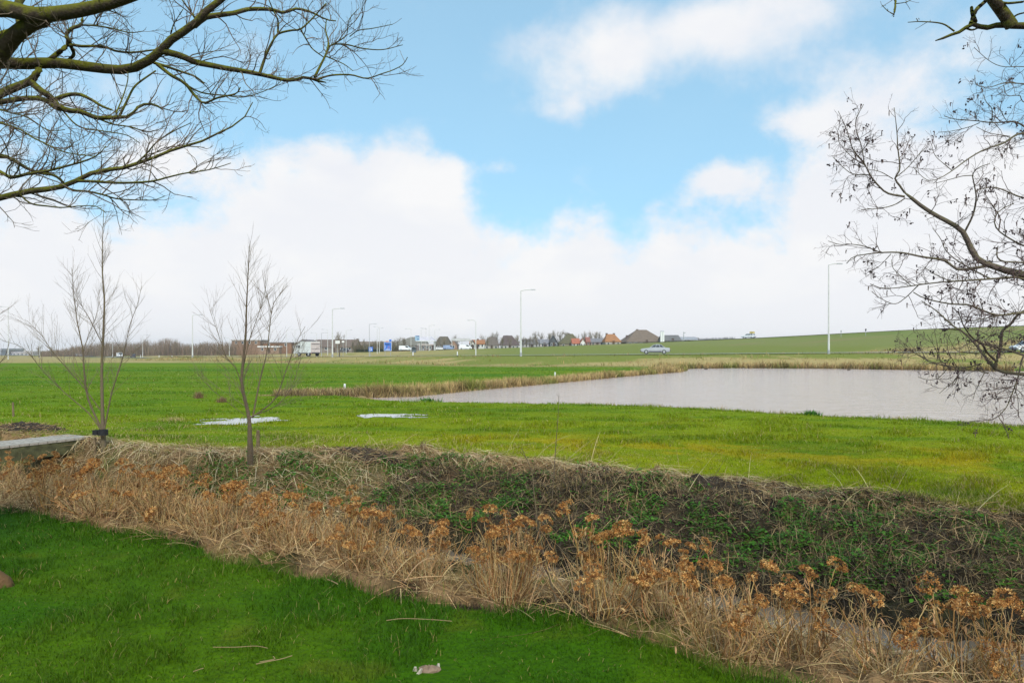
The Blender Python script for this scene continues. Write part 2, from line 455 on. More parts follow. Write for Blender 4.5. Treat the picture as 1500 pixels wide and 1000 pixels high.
def water_mat(name, col, rough, scale, strength, stretch=(1, 1, 1), dist=0.03):
    m, nt, b = new_mat(name)
    tc = nt.nodes.new('ShaderNodeTexCoord'); mp = nt.nodes.new('ShaderNodeMapping'); mp.inputs['Scale'].default_value = stretch
    nt.links.new(tc.outputs['Object'], mp.inputs[0])
    no = nt.nodes.new('ShaderNodeTexNoise'); no.inputs['Scale'].default_value = scale; no.inputs['Detail'].default_value = 3; no.inputs['Distortion'].default_value = 0.6
    nt.links.new(mp.outputs[0], no.inputs['Vector'])
    bp = nt.nodes.new('ShaderNodeBump'); bp.inputs['Strength'].default_value = strength; bp.inputs['Distance'].default_value = dist
    nt.links.new(no.outputs['Fac'], bp.inputs['Height']); nt.links.new(bp.outputs[0], b.inputs['Normal'])
    b.inputs['Base Color'].default_value = tuple(col) + (1,); b.inputs['Roughness'].default_value = rough; b.inputs['IOR'].default_value = 1.33
    return m


MG = vc_mat('ground_cover', 0.95, 0, 5.0, 0.22, 0.6, 26, 0.1)
MGRASS = vc_mat('grass_blades', 0.6, 0.3, spec=0.2)
MDRY = vc_mat('dry_stalks', 0.8, 0.12, spec=0.15)
MVC = vc_mat('painted_mixed', 0.6, 0, 1.3, 0.12)
MBUILD = vc_mat('weathered_masonry', 0.9, 0, 0.6, 0.18, spec=0.1)
MTWIG = vc_mat('twig_bark', 0.85, 0, 30, 0.25, spec=0.15)
MPETAL = vc_mat('dried_petals', 0.75, 0.25, spec=0.1)
MBARK_L = bark_mat('mossy_dark_bark', (0.058, 0.042, 0.030), (0.135, 0.135, 0.012), 0.95)
MROOT = bark_mat('root_bark', (0.13, 0.065, 0.033), (0.16, 0.12, 0.04), 0.25)
MBARK_A = bark_mat('alder_bark', (0.15, 0.115, 0.10), (0.14, 0.14, 0.035), 0.45)
MBARK_W = bark_mat('willow_bark', (0.15, 0.11, 0.08), (0.15, 0.13, 0.05), 0.5)
MASPH = flat_mat('worn_asphalt', (0.24, 0.23, 0.215), 0.9, nscale=3, namt=0.15)
MPOST = flat_mat('galvanised_paint', (0.62, 0.62, 0.60), 0.5, nscale=4)
MPOSTG = flat_mat('grey_steel', (0.36, 0.37, 0.38), 0.5, nscale=4)
MWHITE = flat_mat('white_paint', (0.80, 0.80, 0.78), 0.5)
MGLASS = flat_mat('dark_glass', (0.035, 0.042, 0.05), 0.12, spec=0.6)
MTYRE = flat_mat('tyre_rubber', (0.022, 0.022, 0.022), 0.85)
MRIM = flat_mat('alloy_rim', (0.55, 0.56, 0.57), 0.35, 0.6)
MBLUE = flat_mat('sign_blue', (0.035, 0.16, 0.62), 0.5)
MBLACK = flat_mat('black_rubber', (0.015, 0.015, 0.017), 0.6)
MWOOD = flat_mat('weathered_deck_wood', (0.36, 0.315, 0.26), 0.85, nscale=20, namt=0.3, bump=0.3)
MWOODG = flat_mat('algae_green_timber', (0.085, 0.082, 0.035), 0.9, nscale=9, namt=0.45, bump=0.4)
MSTAKE = flat_mat('stake_wood', (0.19, 0.135, 0.075), 0.9, nscale=25, namt=0.35)
MSTONE = flat_mat('pale_stone', (0.22, 0.15, 0.10), 0.9, nscale=18, namt=0.35, bump=0.5)
MCHIP = flat_mat('pale_chip', (0.42, 0.36, 0.28), 0.9, nscale=30, namt=0.3)
MSOIL = flat_mat('dug_soil', (0.055, 0.042, 0.032), 1.0, nscale=16, namt=0.5, bump=0.8, spec=0.1)
MPOND = water_mat('pond_water', (0.57, 0.44, 0.375), 0.11, 2.6, 0.85, (0.35, 2.4, 1), 0.12)
MDITCH = water_mat('ditch_water', (0.155, 0.118, 0.085), 0.12, 5, 0.25)
MPUD = water_mat('puddle_water', (0.36, 0.37, 0.36), 0.12, 6, 0.05)


def paint(name, col, rough=0.3):
    m = flat_mat(name, col, rough, 0.0, 2.0, 0.05, 0.5)
    m.node_tree.nodes['Principled BSDF'].inputs['Coat Weight'].default_value = 0.5
    return m


# ------------------------------------------------------------------ camera, light, sky
cam = bpy.data.cameras.new('camera'); co = bpy.data.objects.new('camera', cam); COL.objects.link(co)
co.location = (0, 0, EYE); co.rotation_euler = (radians(90), 0, 0)
cam.lens = 24; cam.sensor_width = 36; cam.shift_y = 10 / 1500; cam.clip_start = 0.05; cam.clip_end = 9000
SC.camera = co
SUN_AZ, SUN_EL = radians(168), radians(42)      # compass-like: 0 = +Y, clockwise; behind the camera
sl = bpy.data.lights.new('sun', 'SUN'); so = bpy.data.objects.new('sun', sl); COL.objects.link(so)
sl.energy = 2.1; sl.angle = radians(20); sl.color = (1, 0.955, 0.89)
so.rotation_euler = (radians(90) - SUN_EL, 0, -SUN_AZ + pi)
so.location = (0, -5, 20)


def make_world():
    w = bpy.data.worlds.new('World'); SC.world = w; w.use_nodes = True
    nt = w.node_tree; N = nt.nodes.new; L = nt.links.new
    nt.nodes.clear()
    out = N('ShaderNodeOutputWorld')
    sky = N('ShaderNodeTexSky'); sky.sky_type = 'NISHITA'; sky.sun_disc = False
    vt = N('ShaderNodeTexCoord'); va = N('ShaderNodeVectorMath'); va.operation = 'MULTIPLY_ADD'; va.inputs[1].default_value = (1, 1, 0.75); va.inputs[2].default_value = (0, 0, 0.42)
    L(vt.outputs['Generated'], va.inputs[0]); vn = N('ShaderNodeVectorMath'); vn.operation = 'NORMALIZE'; L(va.outputs[0], vn.inputs[0]); L(vn.outputs[0], sky.inputs['Vector'])
    sky.sun_elevation = SUN_EL; sky.sun_rotation = SUN_AZ; sky.air_density = 1.0; sky.dust_density = 0.4; sky.ozone_density = 1.2
    tint = N('ShaderNodeMix'); tint.data_type = 'RGBA'; tint.blend_type = 'MULTIPLY'; tint.inputs[0].default_value = 1
    L(sky.outputs[0], tint.inputs[6]); tint.inputs[7].default_value = (2.05, 2.50, 2.02, 1)
    b1 = N('ShaderNodeBackground'); b1.inputs[1].default_value = 0.13; L(tint.outputs[2], b1.inputs[0])
    tc = N('ShaderNodeTexCoord'); sp = N('ShaderNodeSeparateXYZ'); L(tc.outputs['Generated'], sp.inputs[0])

    def M(op, a, b=None, c=None, clamp=False):
        n = N('ShaderNodeMath'); n.operation = op; n.use_clamp = clamp
        for i, v in enumerate((a, b, c)):
            if v is None: continue
            if isinstance(v, (int, float)): n.inputs[i].default_value = v
            else: L(v, n.inputs[i])
        return n.outputs[0]
    X, Y, Z = sp.outputs[0], sp.outputs[1], sp.outputs[2]
    u = M('ARCTAN2', X, Y)
    rr = M('SQRT', M('ADD', M('MULTIPLY', X, X), M('MULTIPLY', Y, Y)))
    v = M('DIVIDE', Z, M('MAXIMUM', rr, 0.02))

    def noise(scale, detail, rough, off, dist=0.0, zs=1.0):
        mp = N('ShaderNodeMapping'); mp.inputs['Location'].default_value = off; mp.inputs['Scale'].default_value = (1, 1, zs)
        L(tc.outputs['Generated'], mp.inputs[0])
        n = N('ShaderNodeTexNoise'); n.inputs['Scale'].default_value = scale; n.inputs['Detail'].default_value = detail; n.inputs['Roughness'].default_value = rough
        n.inputs['Distortion'].default_value = dist
        L(mp.outputs[0], n.inputs['Vector']); return n.outputs['Fac']
    nA = noise(4.6, 9, 0.60, (3.1, 1.7, 0.4), 0.25, 1.25)
    nB = noise(13.0, 7, 0.62, (0.7, 5.2, 2.0), 0.15, 1.15)
    nn = M('ADD', M('MULTIPLY', M('SUBTRACT', nA, 0.5), 2.1), M('MULTIPLY', M('SUBTRACT', nB, 0.5), 1.5))

    def uv(px, row):
        a = (px - 750) / 1000; return math.atan(a), (YH - row) / 1000 / math.sqrt(1 + a * a)
    # low bank of cumulus; its top edge over the heading
    tops = [(-900, 270), (0, 268), (180, 285), (330, 268), (420, 225), (520, 190), (600, 190), (660, 235), (715, 335), (765, 340), (830, 300), (872, 288), (915, 338), (960, 320),
            (1050, 292), (1150, 272), (1230, 255), (1330, 262), (1500, 250), (2400, 200)]
    fc = N('ShaderNodeFloatCurve'); cur = fc.mapping.curves[0]
    pts = [((uv(p, r)[0] + 1.4) / 2.8, uv(p, r)[1] / 0.6) for p, r in tops]
    cur.points[0].location = (0, 0.4); cur.points[1].location = (1, 0.5)
    for a, b in pts: cur.points.new(min(max(a, 0.001), 0.999), b)
    fc.mapping.update()
    L(M('DIVIDE', M('ADD', u, 1.4), 2.8, clamp=True), fc.inputs['Value'])
    top = M('MULTIPLY', fc.outputs[0], 0.6)
    D = M('MULTIPLY', M('SUBTRACT', top, v), 10.0)
    D = M('MAXIMUM', M('MINIMUM', D, 1.5), -0.75)
    blobs = [(1010, 45, 190, 60, 1.25), (885, 95, 85, 60, 0.95), (1160, 15, 130, 70, 0.8), (1330, 150, 150, 75, 0.85), (1200, 110, 110, 25, 0.3), (1440, 240, 140, 60, 0.7), (1180, 175, 90, 28, 0.6), (1055, 265, 60, 30, 0.9), (740, 245, 90, 20, 0.45),
             (150, 130, 170, 90, 0.85), (260, 235, 120, 40, 0.6), (350, 60, 80, 50, 0.45), (735, 70, 50, 25, 0.35), (825, 165, 100, 30, 0.45), (1430, 60, 60, 60, 0.35), (620, 120, 60, 40, -0.3), (480, 150, 70, 50, -0.3)]
    for px, row, sx, sy, amp in blobs:
        u0, v0 = uv(px, row)
        du = M('DIVIDE', M('SUBTRACT', u, u0), sx / 1000); dv = M('DIVIDE', M('SUBTRACT', v, v0), sy / 1000)
        e = M('EXPONENT', M('MULTIPLY', M('ADD', M('MULTIPLY', du, du), M('MULTIPLY', dv, dv)), -1.0))
        D = M('ADD', D, M('MULTIPLY', e, amp))
    # the unseen sky behind gets broken cloud as well
    back = N('ShaderNodeMapRange'); back.inputs[1].default_value = 0.1; back.inputs[2].default_value = -0.4; back.inputs[4].default_value = 0.55; L(Y, back.inputs[0])
    hi = N('ShaderNodeMapRange'); hi.inputs[1].default_value = 0.6; hi.inputs[2].default_value = 1.2; hi.inputs[4].default_value = 0.5; L(v, hi.inputs[0])
    D = M('ADD', M('ADD', D, back.outputs[0]), hi.outputs[0])
    D = M('ADD', D, nn)
    sf = N('ShaderNodeMapRange'); sf.inputs[1].default_value = 0.27; sf.inputs[2].default_value = 0.40; sf.inputs[3].default_value = 1.0; sf.inputs[4].default_value = 0.52; L(v, sf.inputs[0])
    D = M('MULTIPLY', D, sf.outputs[0])
    al = N('ShaderNodeMapRange'); al.interpolation_type = 'SMOOTHSTEP'; al.inputs[1].default_value = -0.28; al.inputs[2].default_value = 0.50; L(D, al.inputs[0])
    alpha = M('MULTIPLY_ADD', al.outputs[0], 0.89, 0.10)
    # cloud colour: bright tops, faint grey-violet inside
    nC = noise(6.0, 6, 0.55, (9.1, 4.4, 6.0), 0.3, 2.0)
    cr = N('ShaderNodeMapRange'); cr.inputs[1].default_value = 0.35; cr.inputs[2].default_value = 0.65; L(nC, cr.inputs[0])
    lo = N('ShaderNodeMapRange'); lo.inputs[1].default_value = 0.30; lo.inputs[2].default_value = 0.12; L(v, lo.inputs[0])
    cm = N('ShaderNodeMix'); cm.data_type = 'RGBA'; L(M('MAXIMUM', cr.outputs[0], M('MULTIPLY', lo.outputs[0], 0.5)), cm.inputs[0])
    cm.inputs[6].default_value = (0.805, 0.825, 0.875, 1); cm.inputs[7].default_value = (0.895, 0.895, 0.90, 1)
    b2 = N('ShaderNodeBackground'); b2.inputs[1].default_value = 0.86; L(cm.outputs[2], b2.inputs[0])
    mx = N('ShaderNodeMixShader'); L(alpha, mx.inputs[0]); L(b1.outputs[0], mx.inputs[1]); L(b2.outputs[0], mx.inputs[2])
    L(mx.outputs[0], out.inputs[0])


make_world()
vs = SC.view_settings
vs.view_transform = 'Standard'; vs.look = 'None'; vs.gamma = 1; vs.use_curve_mapping = False; vs.exposure = 0.32
SC.cycles.max_bounces = 6; SC.cycles.transparent_max_bounces = 4


# ------------------------------------------------------------------ ground
def make_ground():
    th = np.concatenate([np.arange(-180, -56, 4.0), np.arange(-56, -46, 0.8), np.arange(-46, 46, 0.24), np.arange(46, 56, 0.8), np.arange(56, 180, 4.0)])
    r = [0.25]
    while r[-1] < 1300: r.append(r[-1] * (1.0125 if r[-1] < 300 else 1.05))
    r = np.array(r)
    T, R = np.meshgrid(np.radians(th), r)
    x, y = R * np.sin(T), R * np.cos(T)
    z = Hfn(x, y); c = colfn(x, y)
    nr, nt_ = x.shape
    V = np.stack([x, y, z], -1).reshape(-1, 3); C = c.reshape(-1, 3)
    i = np.arange(nr - 1)[:, None]; j = np.arange(nt_)[None]
    q = np.stack([i * nt_ + j, (i + 1) * nt_ + j, (i + 1) * nt_ + (j + 1) % nt_, i * nt_ + (j + 1) % nt_], -1)
    q = q[:, :, ::-1].reshape(-1, 4)
    fx, fy = V[q, 0].mean(1), V[q, 1].mean(1)
    t, s = ts(fx, fy); ss = s - edge_wob(t); sp = (s - 3.25) / (s_top(t) - 3.25); rr = np.hypot(fx, fy)
    dk, zk, side = line_dist(fx, fy, DIKE); dr, zr, sr = line_dist(fx, fy, ROAD)
    zone = np.full(len(q), 2)
    zone[ss < 0] = 0
    zone[(ss >= 0) & (sp < 1.15) & (rr < 40)] = 1
    vg = (ss > 0) & (fy > 60) & ((dr < 20) | (fy > 108))
    zone[vg] = 3
    fz = V[q, 2].mean(1)
    zone[vg & (sr > 0) & (dr > 9) & (fx > -70)] = 4
    for k, nm in enumerate(('lawn', 'ditch_bank', 'meadow', 'road_verge', 'dike')):
        m = zone == k
        if not m.any(): continue
        u, inv = np.unique(q[m].ravel(), return_inverse=True)
        g = Geo(); g.add(V[u], inv.reshape(-1, 4), c=C[u])
        if nm == 'lawn':    # close the small disc under the camera
            n0 = Geo()
            an = np.radians(th); vv = np.stack([0.25 * np.sin(an), 0.25 * np.cos(an), np.zeros(len(an))], 1)
            vv[:, 2] = Hfn(vv[:, 0], vv[:, 1])
            g.add(np.vstack([vv, [0, 0, 0]]), t=[[(a + 1) % len(an), a, len(an)] for a in range(len(an))], c=LAWN)
        o = g.build(nm, MG, smooth=True)
        tag(o, {'lawn': 'dark green garden lawn', 'ditch_bank': 'muddy ditch bank with straw litter', 'meadow': 'bright green wet meadow', 'road_verge': 'straw coloured road verge', 'dike': 'grassy dike slope'}[nm], nm.replace('_', ' '), kind='structure')


make_ground()


def sheet(name, pts, z, mat, label):
    import bmesh
    bm = bmesh.new(); vs_ = [bm.verts.new((float(p[0]), float(p[1]), z)) for p in pts]
    bm.faces.new(vs_); bmesh.ops.triangulate(bm, faces=bm.faces[:])
    bmesh.ops.recalc_face_normals(bm, faces=bm.faces[:])
    for f in bm.faces:
        if f.normal.z < 0: f.normal_flip()
    me = bpy.data.meshes.new(name); bm.to_mesh(me); bm.free(); me.materials.append(mat)
    return tag(link_mesh(name, me), label, name.replace('_', ' '), kind='structure')


# pond sheet a little larger than the carved basin; its edge lies inside the banks
cen = POND.mean(0)
pp = []
for i in range(len(POND)):
    a, b, c = POND[i - 1], POND[i], POND[(i + 1) % len(POND)]
    e = (c - a) / np.linalg.norm(c - a); pp.append(b + np.array([e[1], -e[0]]) * 0.35)
sheet('pond_water', pp, POND_Z, MPOND, 'wide grey rippled pond')
tt = np.linspace(-14, 12, 30)
dw = [ts2xy(t, 1.9) for t in tt] + [ts2xy(t, 3.75) for t in tt[::-1]]
sheet('ditch_water', dw, DITCH_Z, MDITCH, 'narrow strip of dull ditch water behind the hydrangeas')
for k, (cx, cy, rx, ry, rot) in enumerate(PUD):
    xs = np.linspace(cx - 1.6, cx + 1.6, 90); ys = np.linspace(cy - 1.6, cy + 1.6, 90)
    X, Y = np.meshgrid(xs, ys); F = pud_field(X, Y)
    g = Geo(); i, j = np.meshgrid(np.arange(89), np.arange(89), indexing='ij')
    q = np.stack([i * 90 + j, i * 90 + j + 1, (i + 1) * 90 + j + 1, (i + 1) * 90 + j], -1).reshape(-1, 4)
    keep = F.reshape(-1)[q].mean(1) > 0.0
    u, inv = np.unique(q[keep].ravel(), return_inverse=True)
    V = np.stack([X.ravel(), Y.ravel(), np.full(X.size, -0.283)], 1)[u]
    g.add(V, inv.reshape(-1, 4))
    tag(g.build('puddle', MPUD), ['white reflecting puddle behind the right willow', 'smaller broken puddle in the meadow near the pond tip'][k], 'puddle', kind='structure')


def ribbon_road(name, L, half, mat, lift, label, trim=None):
    pts = np.array(L); n = 160
    d = np.concatenate([[0], np.cumsum(np.hypot(*np.diff(pts[:, :2], axis=0).T))])
    u = np.linspace(0, d[-1], n)
    p = np.stack([np.interp(u, d, pts[:, k]) for k in range(3)], 1)
    for _ in range(3): p[1:-1] = (p[:-2] + 2 * p[1:-1] + p[2:]) / 4
    tg = np.gradient(p[:, :2], axis=0); tg /= np.linalg.norm(tg, axis=1, keepdims=True)
    nrm = np.stack([-tg[:, 1], tg[:, 0]], 1)
    g = Geo(); cols = np.linspace(-half, half, 5)
    V = []
    for c in cols:
        xy = p[:, :2] + nrm * c; V.append(np.stack([xy[:, 0], xy[:, 1], p[:, 2] + lift], 1))
    V = np.stack(V, 1)
    q = [[i * 5 + j, (i + 1) * 5 + j, (i + 1) * 5 + j + 1, i * 5 + j + 1] for i in range(n - 1) for j in range(4)]
    q = [f[::-1] for f in q]
    g.add(V.reshape(-1, 3), q)
    tag(g.build(name, mat, smooth=True), label, 'road', kind='structure')
    for sd in (-1, 1):
        g2 = Geo(); e0, e1 = sd * (half - 0.35), sd * (half - 0.20)
        if sd < 0: e0, e1 = e1, e0
        A = np.stack([np.column_stack([p[:, :2] + nrm * e, p[:, 2] + lift + 0.006]) for e in (e0, e1)], 1)
        g2.add(A.reshape(-1, 3), [[2 * i + 1, 2 * i + 3, 2 * i + 2, 2 * i][::-1] for i in range(n - 1)])
        tag(g2.build('road_edge_line', MWHITE), 'white edge line of the ' + name.replace('_', ' '), 'road marking', kind='structure')


ribbon_road('road', ROAD, 3.4, MASPH, 0.16, 'pale grey country road behind the pond')
ribbon_road('dike_road', DIKE, 3.0, MASPH, 0.16, 'road along the top of the dike')


# ------------------------------------------------------------------ ground cover (stuff)
def inview(x, y, m=1.0):
    return (np.abs(x) < 0.77 * y + m) & (y > 1.6)


def vary(c, n, a=0.25, hue=0.1):
    b = np.array(c) if np.ndim(c) == 2 else np.tile(np.array(c), (n, 1))
    return np.clip(b * RNG.uniform(1 - a, 1 + a, (n, 1)) * RNG.uniform(1 - hue, 1 + hue, (n, 3)), 0, 1)


def lawn_grass():
    g = Geo(); n = 330000
    y = RNG.uniform(2.6, 9.5, n); x = RNG.uniform(-8.5, 3.2, n)
    t, s = ts(x, y); ss = s - edge_wob(t)
    k = (ss < 0.05 + RNG.normal(0, 0.05, n)) & inview(x, y, 0.5) & (RNG.uniform(0, 1, n) < np.clip(4.0 / y, 0, 1) ** 1.2)
    k &= np.hypot(x + 0.41, y - 3.62) > 0.10 + 0.06 * RNG.uniform(0, 1, n)
    x, y = x[k], y[k]; n = len(x)
    cl = fbm(x * 3.5, y * 3.5, 90)
    h = (0.022 + 0.045 * sstep(0.35, 0.75, cl) + 0.04 * sstep(-0.35, 0.0, (ts(x, y)[1] - edge_wob(ts(x, y)[0]))) ) * RNG.uniform(0.6, 1.35, n)
    c = vary(colfn(x, y), n, 0.35, 0.12)
    dead = RNG.uniform(0, 1, n) < 0.035
    c[dead] = vary((0.30, 0.24, 0.08), dead.sum())
    B = np.stack([x, y, Hfn(x, y) - 0.004], 1)
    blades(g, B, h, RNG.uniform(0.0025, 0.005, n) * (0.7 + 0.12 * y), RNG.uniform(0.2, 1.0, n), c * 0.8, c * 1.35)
    tag(g.build('lawn_grass', MGRASS), 'short dark green lawn grass', 'grass', kind='stuff')


def meadow_grass():
    g = Geo(); n = 420000
    # even density in angle and log distance: blades grow with distance
    a = RNG.uniform(-0.86, 0.86, n); y = 8.2 * (85 / 8.2) ** (RNG.uniform(0, 1, n) ** 1.35); x = a * y
    t, s = ts(x, y); sp = (s - 3.25) / (s_top(t) - 3.25)
    sd = poly_sd(x, y, POND)
    k = (sp > 1.02) & (sd > 0.25) & (pud_field(x, y) < -0.02 + 0.9 * RNG.uniform(0, 1, n) ** 3.5)
    dr = line_dist(x, y, ROAD)[0]
    k &= dr > 16
    k &= ~((y > 31) & (sd < 1.9))
    x, y, sd = x[k], y[k], sd[k]; n = len(x)
    cl = fbm(x * 1.3, y * 1.3, 91)
    h = (0.03 + 0.09 * sstep(0.45, 0.75, cl) + 0.09 * sstep(2.0, 0.4, sd) * (y < 33) * sstep(-1, 4, x)) * RNG.uniform(0.5, 1.4, n)
    c = vary(colfn(x, y), n, 0.28, 0.10)
    dead = RNG.uniform(0, 1, n) < 0.05 + 0.25 * sstep(9.0, 6.5, ts(x, y)[1]) * (y < 20)
    c[dead] = vary((0.42, 0.33, 0.13), dead.sum())
    B = np.stack([x, y, Hfn(x, y) - 0.005], 1)
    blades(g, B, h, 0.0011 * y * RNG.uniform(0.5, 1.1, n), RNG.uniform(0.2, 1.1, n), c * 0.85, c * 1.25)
    tag(g.build('meadow_grass', MGRASS), 'bright green meadow grass', 'grass', kind='stuff')


def litter(n, tr, sr, L, w, cols, name, label, lift=(0, 0.05), pitch=(-0.15, 0.35), droop=0.4, wt=None, mat=None, bias=None):
    """dry strands lying or standing over the banks; tr,sr ranges in ditch coordinates"""
    g = Geo()
    t = RNG.uniform(*tr, n); s = RNG.uniform(*sr, n)
    x, y = ts2xy(t, s); k = inview(x, y, 0.8)
    if wt is not None: k &= RNG.uniform(0, 1, n) < wt(x, y, t, s)
    x, y = x[k], y[k]; n = len(x)
    az = RNG.uniform(0, 2 * pi, n); el = RNG.uniform(pitch[0], pitch[1], n)
    if bias is not None: az = bias + RNG.normal(0, 0.8, n)
    d = np.stack([np.cos(az) * np.cos(el), np.sin(az) * np.cos(el), np.sin(el)], 1)
    ln = RNG.uniform(L[0], L[1], n)
    B = np.stack([x, y, Hfn(x, y) + RNG.uniform(lift[0], lift[1], n)], 1)
    K = 5; u = np.linspace(0, 1, K)[None, :, None]
    perp = np.stack([-d[:, 1], d[:, 0], np.zeros(n)], 1)
    Pt = B[:, None] + d[:, None] * ln[:, None, None] * u + perp[:, None] * (RNG.normal(0, 0.18, n) * ln)[:, None, None] * u ** 2
    Pt[:, :, 2] -= (droop * RNG.uniform(0.3, 1.2, n) * ln)[:, None] * np.linspace(0, 1, K)[None] ** 2
    gz = Hfn(Pt[:, :, 0], Pt[:, :, 1]); Pt[:, :, 2] = np.maximum(Pt[:, :, 2], gz + 0.004)
    wd = perp + np.array([0, 0, 1.0]) * RNG.uniform(-0.8, 0.8, (n, 1)); wd /= np.linalg.norm(wd, axis=1, keepdims=True)
    W = (RNG.uniform(w[0], w[1], n) * (0.6 + 0.06 * y))[:, None] * np.array([1, 1, 0.9, 0.7, 0.3])[None]
    ci = RNG.integers(0, len(cols), n); c = vary(np.array(cols)[ci], n, 0.3, 0.08)
    strands(g, Pt, W, wd, c)
    return tag(g.build(name, mat or MDRY), label, 'dry grass', kind='stuff')


STR = [(0.45, 0.30, 0.14), (0.56, 0.395, 0.20), STRAW2, (0.37, 0.23, 0.10), (0.20, 0.115, 0.05)]
lawn_grass()
meadow_grass()
# mat of straw on the rim of the far bank
litter(90000, (-15, 11), (2.9, 6.6), (0.10, 0.42), (0.0025, 0.006), STR, 'bank_straw', 'tangled straw lying on the far ditch bank',
       lift=(0.0, 0.07), pitch=(-0.2, 0.5), droop=0.5,
       wt=lambda x, y, t, s: np.clip(np.exp(-((s - s_top(t) + 0.05) / 0.28) ** 2) + 0.75 * sstep(-3.5, -6.5, t) * (s < s_top(t) + 0.3) + (0.08 + 0.25 * sstep(-2, -5, t)) * (s < s_top(t)), 0, 1) * (0.30 + 0.70 * sstep(0.42, 0.58, fbm(x * 1.1, y * 1.1, 15))))
litter(42000, (-12, 8), (3.4, 6.6), (0.15, 0.55), (0.003, 0.006), [STRAW, (0.66, 0.51, 0.29), (0.74, 0.60, 0.37), (0.5, 0.36, 0.19)], 'rim_straw', 'pale straw draped along the rim of the far bank',
       lift=(0.01, 0.08), pitch=(-0.25, 0.25), droop=0.5, bias=-0.49,
       wt=lambda x, y, t, s: np.exp(-((s - s_top(t) - 0.05) / 0.17) ** 2) * (1 - 0.72 * sstep(0.9, 1.8, t)) + 0.25 * sstep(-3, -6, t) * (s < s_top(t)))
# standing broken stalks on the bank face
litter(26000, (-4, 11), (3.3, 5.6), (0.06, 0.28), (0.0035, 0.0065), [STRAW, STRAW, STRAW2, (0.26, 0.20, 0.09), (0.14, 0.10, 0.05)], 'broken_stalks', 'short broken reed stalks standing on the bank face',
       lift=(-0.02, 0.0), pitch=(0.4, 1.5), droop=0.1, wt=lambda x, y, t, s: 0.08 + 0.6 * sstep(0.45, 0.62, fbm(x * 1.4, y * 1.4, 33)))
# dead grass between the hydrangeas and down to the water
litter(42000, (-14, 7), (0.0, 2.4), (0.10, 0.42), (0.0035, 0.007), STR, 'dry_grass', 'dry straw coloured grass among the hydrangea stems',
       lift=(-0.01, 0.02), pitch=(-0.1, 1.05), droop=0.4, wt=lambda x, y, t, s: np.where(s < 0.1 + edge_wob(t), 0.3, np.where(t > -1.6, 0.22 + sstep(1.3, 0.4, s) * 0.7, 1.0)))
litter(30000, (-4.5, 6), (3.2, 5.9), (0.08, 0.34), (0.004, 0.0075), [(0.070, 0.050, 0.032), (0.13, 0.095, 0.055), (0.040, 0.030, 0.022), (0.27, 0.195, 0.10)], 'bank_twigs', 'matted dark twigs and dead stems on the far bank face',
       lift=(0.0, 0.06), pitch=(-0.5, 0.9), droop=0.35, wt=lambda x, y, t, s: (0.25 + 0.75 * sstep(0.40, 0.60, fbm(x * 1.2, y * 1.2, 35))) * np.where(t < 0.8, sstep(s_top(t) - 0.15, s_top(t) - 0.6, s), 1.0))
# tall bent grass stems along the rim
litter(150, (-9, 10), (5.2, 6.4), (0.45, 0.9), (0.004, 0.006), [(0.55, 0.45, 0.24), STRAW], 'grass_stems', 'long pale grass stems bending over the bank rim',
       lift=(0, 0.02), pitch=(0.3, 1.0), droop=0.25, bias=0.3)


def bank_grass():
    g = Geo(); n = 46000; t = RNG.uniform(-12, 11, n); s = RNG.uniform(2.9, 6.3, n); x, y = ts2xy(t, s)
    f = fbm(x * 1.3, y * 1.3, 92); sp = (s - 3.25) / (s_top(t) - 3.25)
    k = inview(x, y) & (RNG.uniform(0, 1, n) < sstep(0.45, 0.62, f) * (0.35 + 0.65 * sstep(-2, -5, t))) & (sp < 1.05) & (sp > 0.1)
    x, y = x[k], y[k]; n = len(x)
    m = 16000; t2 = RNG.uniform(-9, 5, m); s2 = RNG.uniform(0.15, 2.55, m); x2, y2 = ts2xy(t2, s2)
    k2 = inview(x2, y2) & (RNG.uniform(0, 1, m) < (0.12 + 0.6 * sstep(0.45, 0.65, fbm(x2 * 1.5, y2 * 1.5, 93))) * (0.35 + 0.65 * sstep(-2, 0, t2)))
    x = np.concatenate([x, x2[k2]]); y = np.concatenate([y, y2[k2]]); n = len(x)
    c = vary(np.array([(0.13, 0.20, 0.015), (0.22, 0.24, 0.04), (0.45, 0.37, 0.14)])[RNG.integers(0, 3, n)], n, 0.3)
    blades(g, np.column_stack([x, y, Hfn(x, y) - 0.01]), RNG.uniform(0.05, 0.17, n), RNG.uniform(0.003, 0.006, n) * (0.5 + 0.06 * y), RNG.uniform(0.3, 1.2, n), c)
    tag(g.build('bank_grass', MGRASS), 'green grass tufts growing on the ditch bank', 'grass', kind='stuff')


bank_grass()


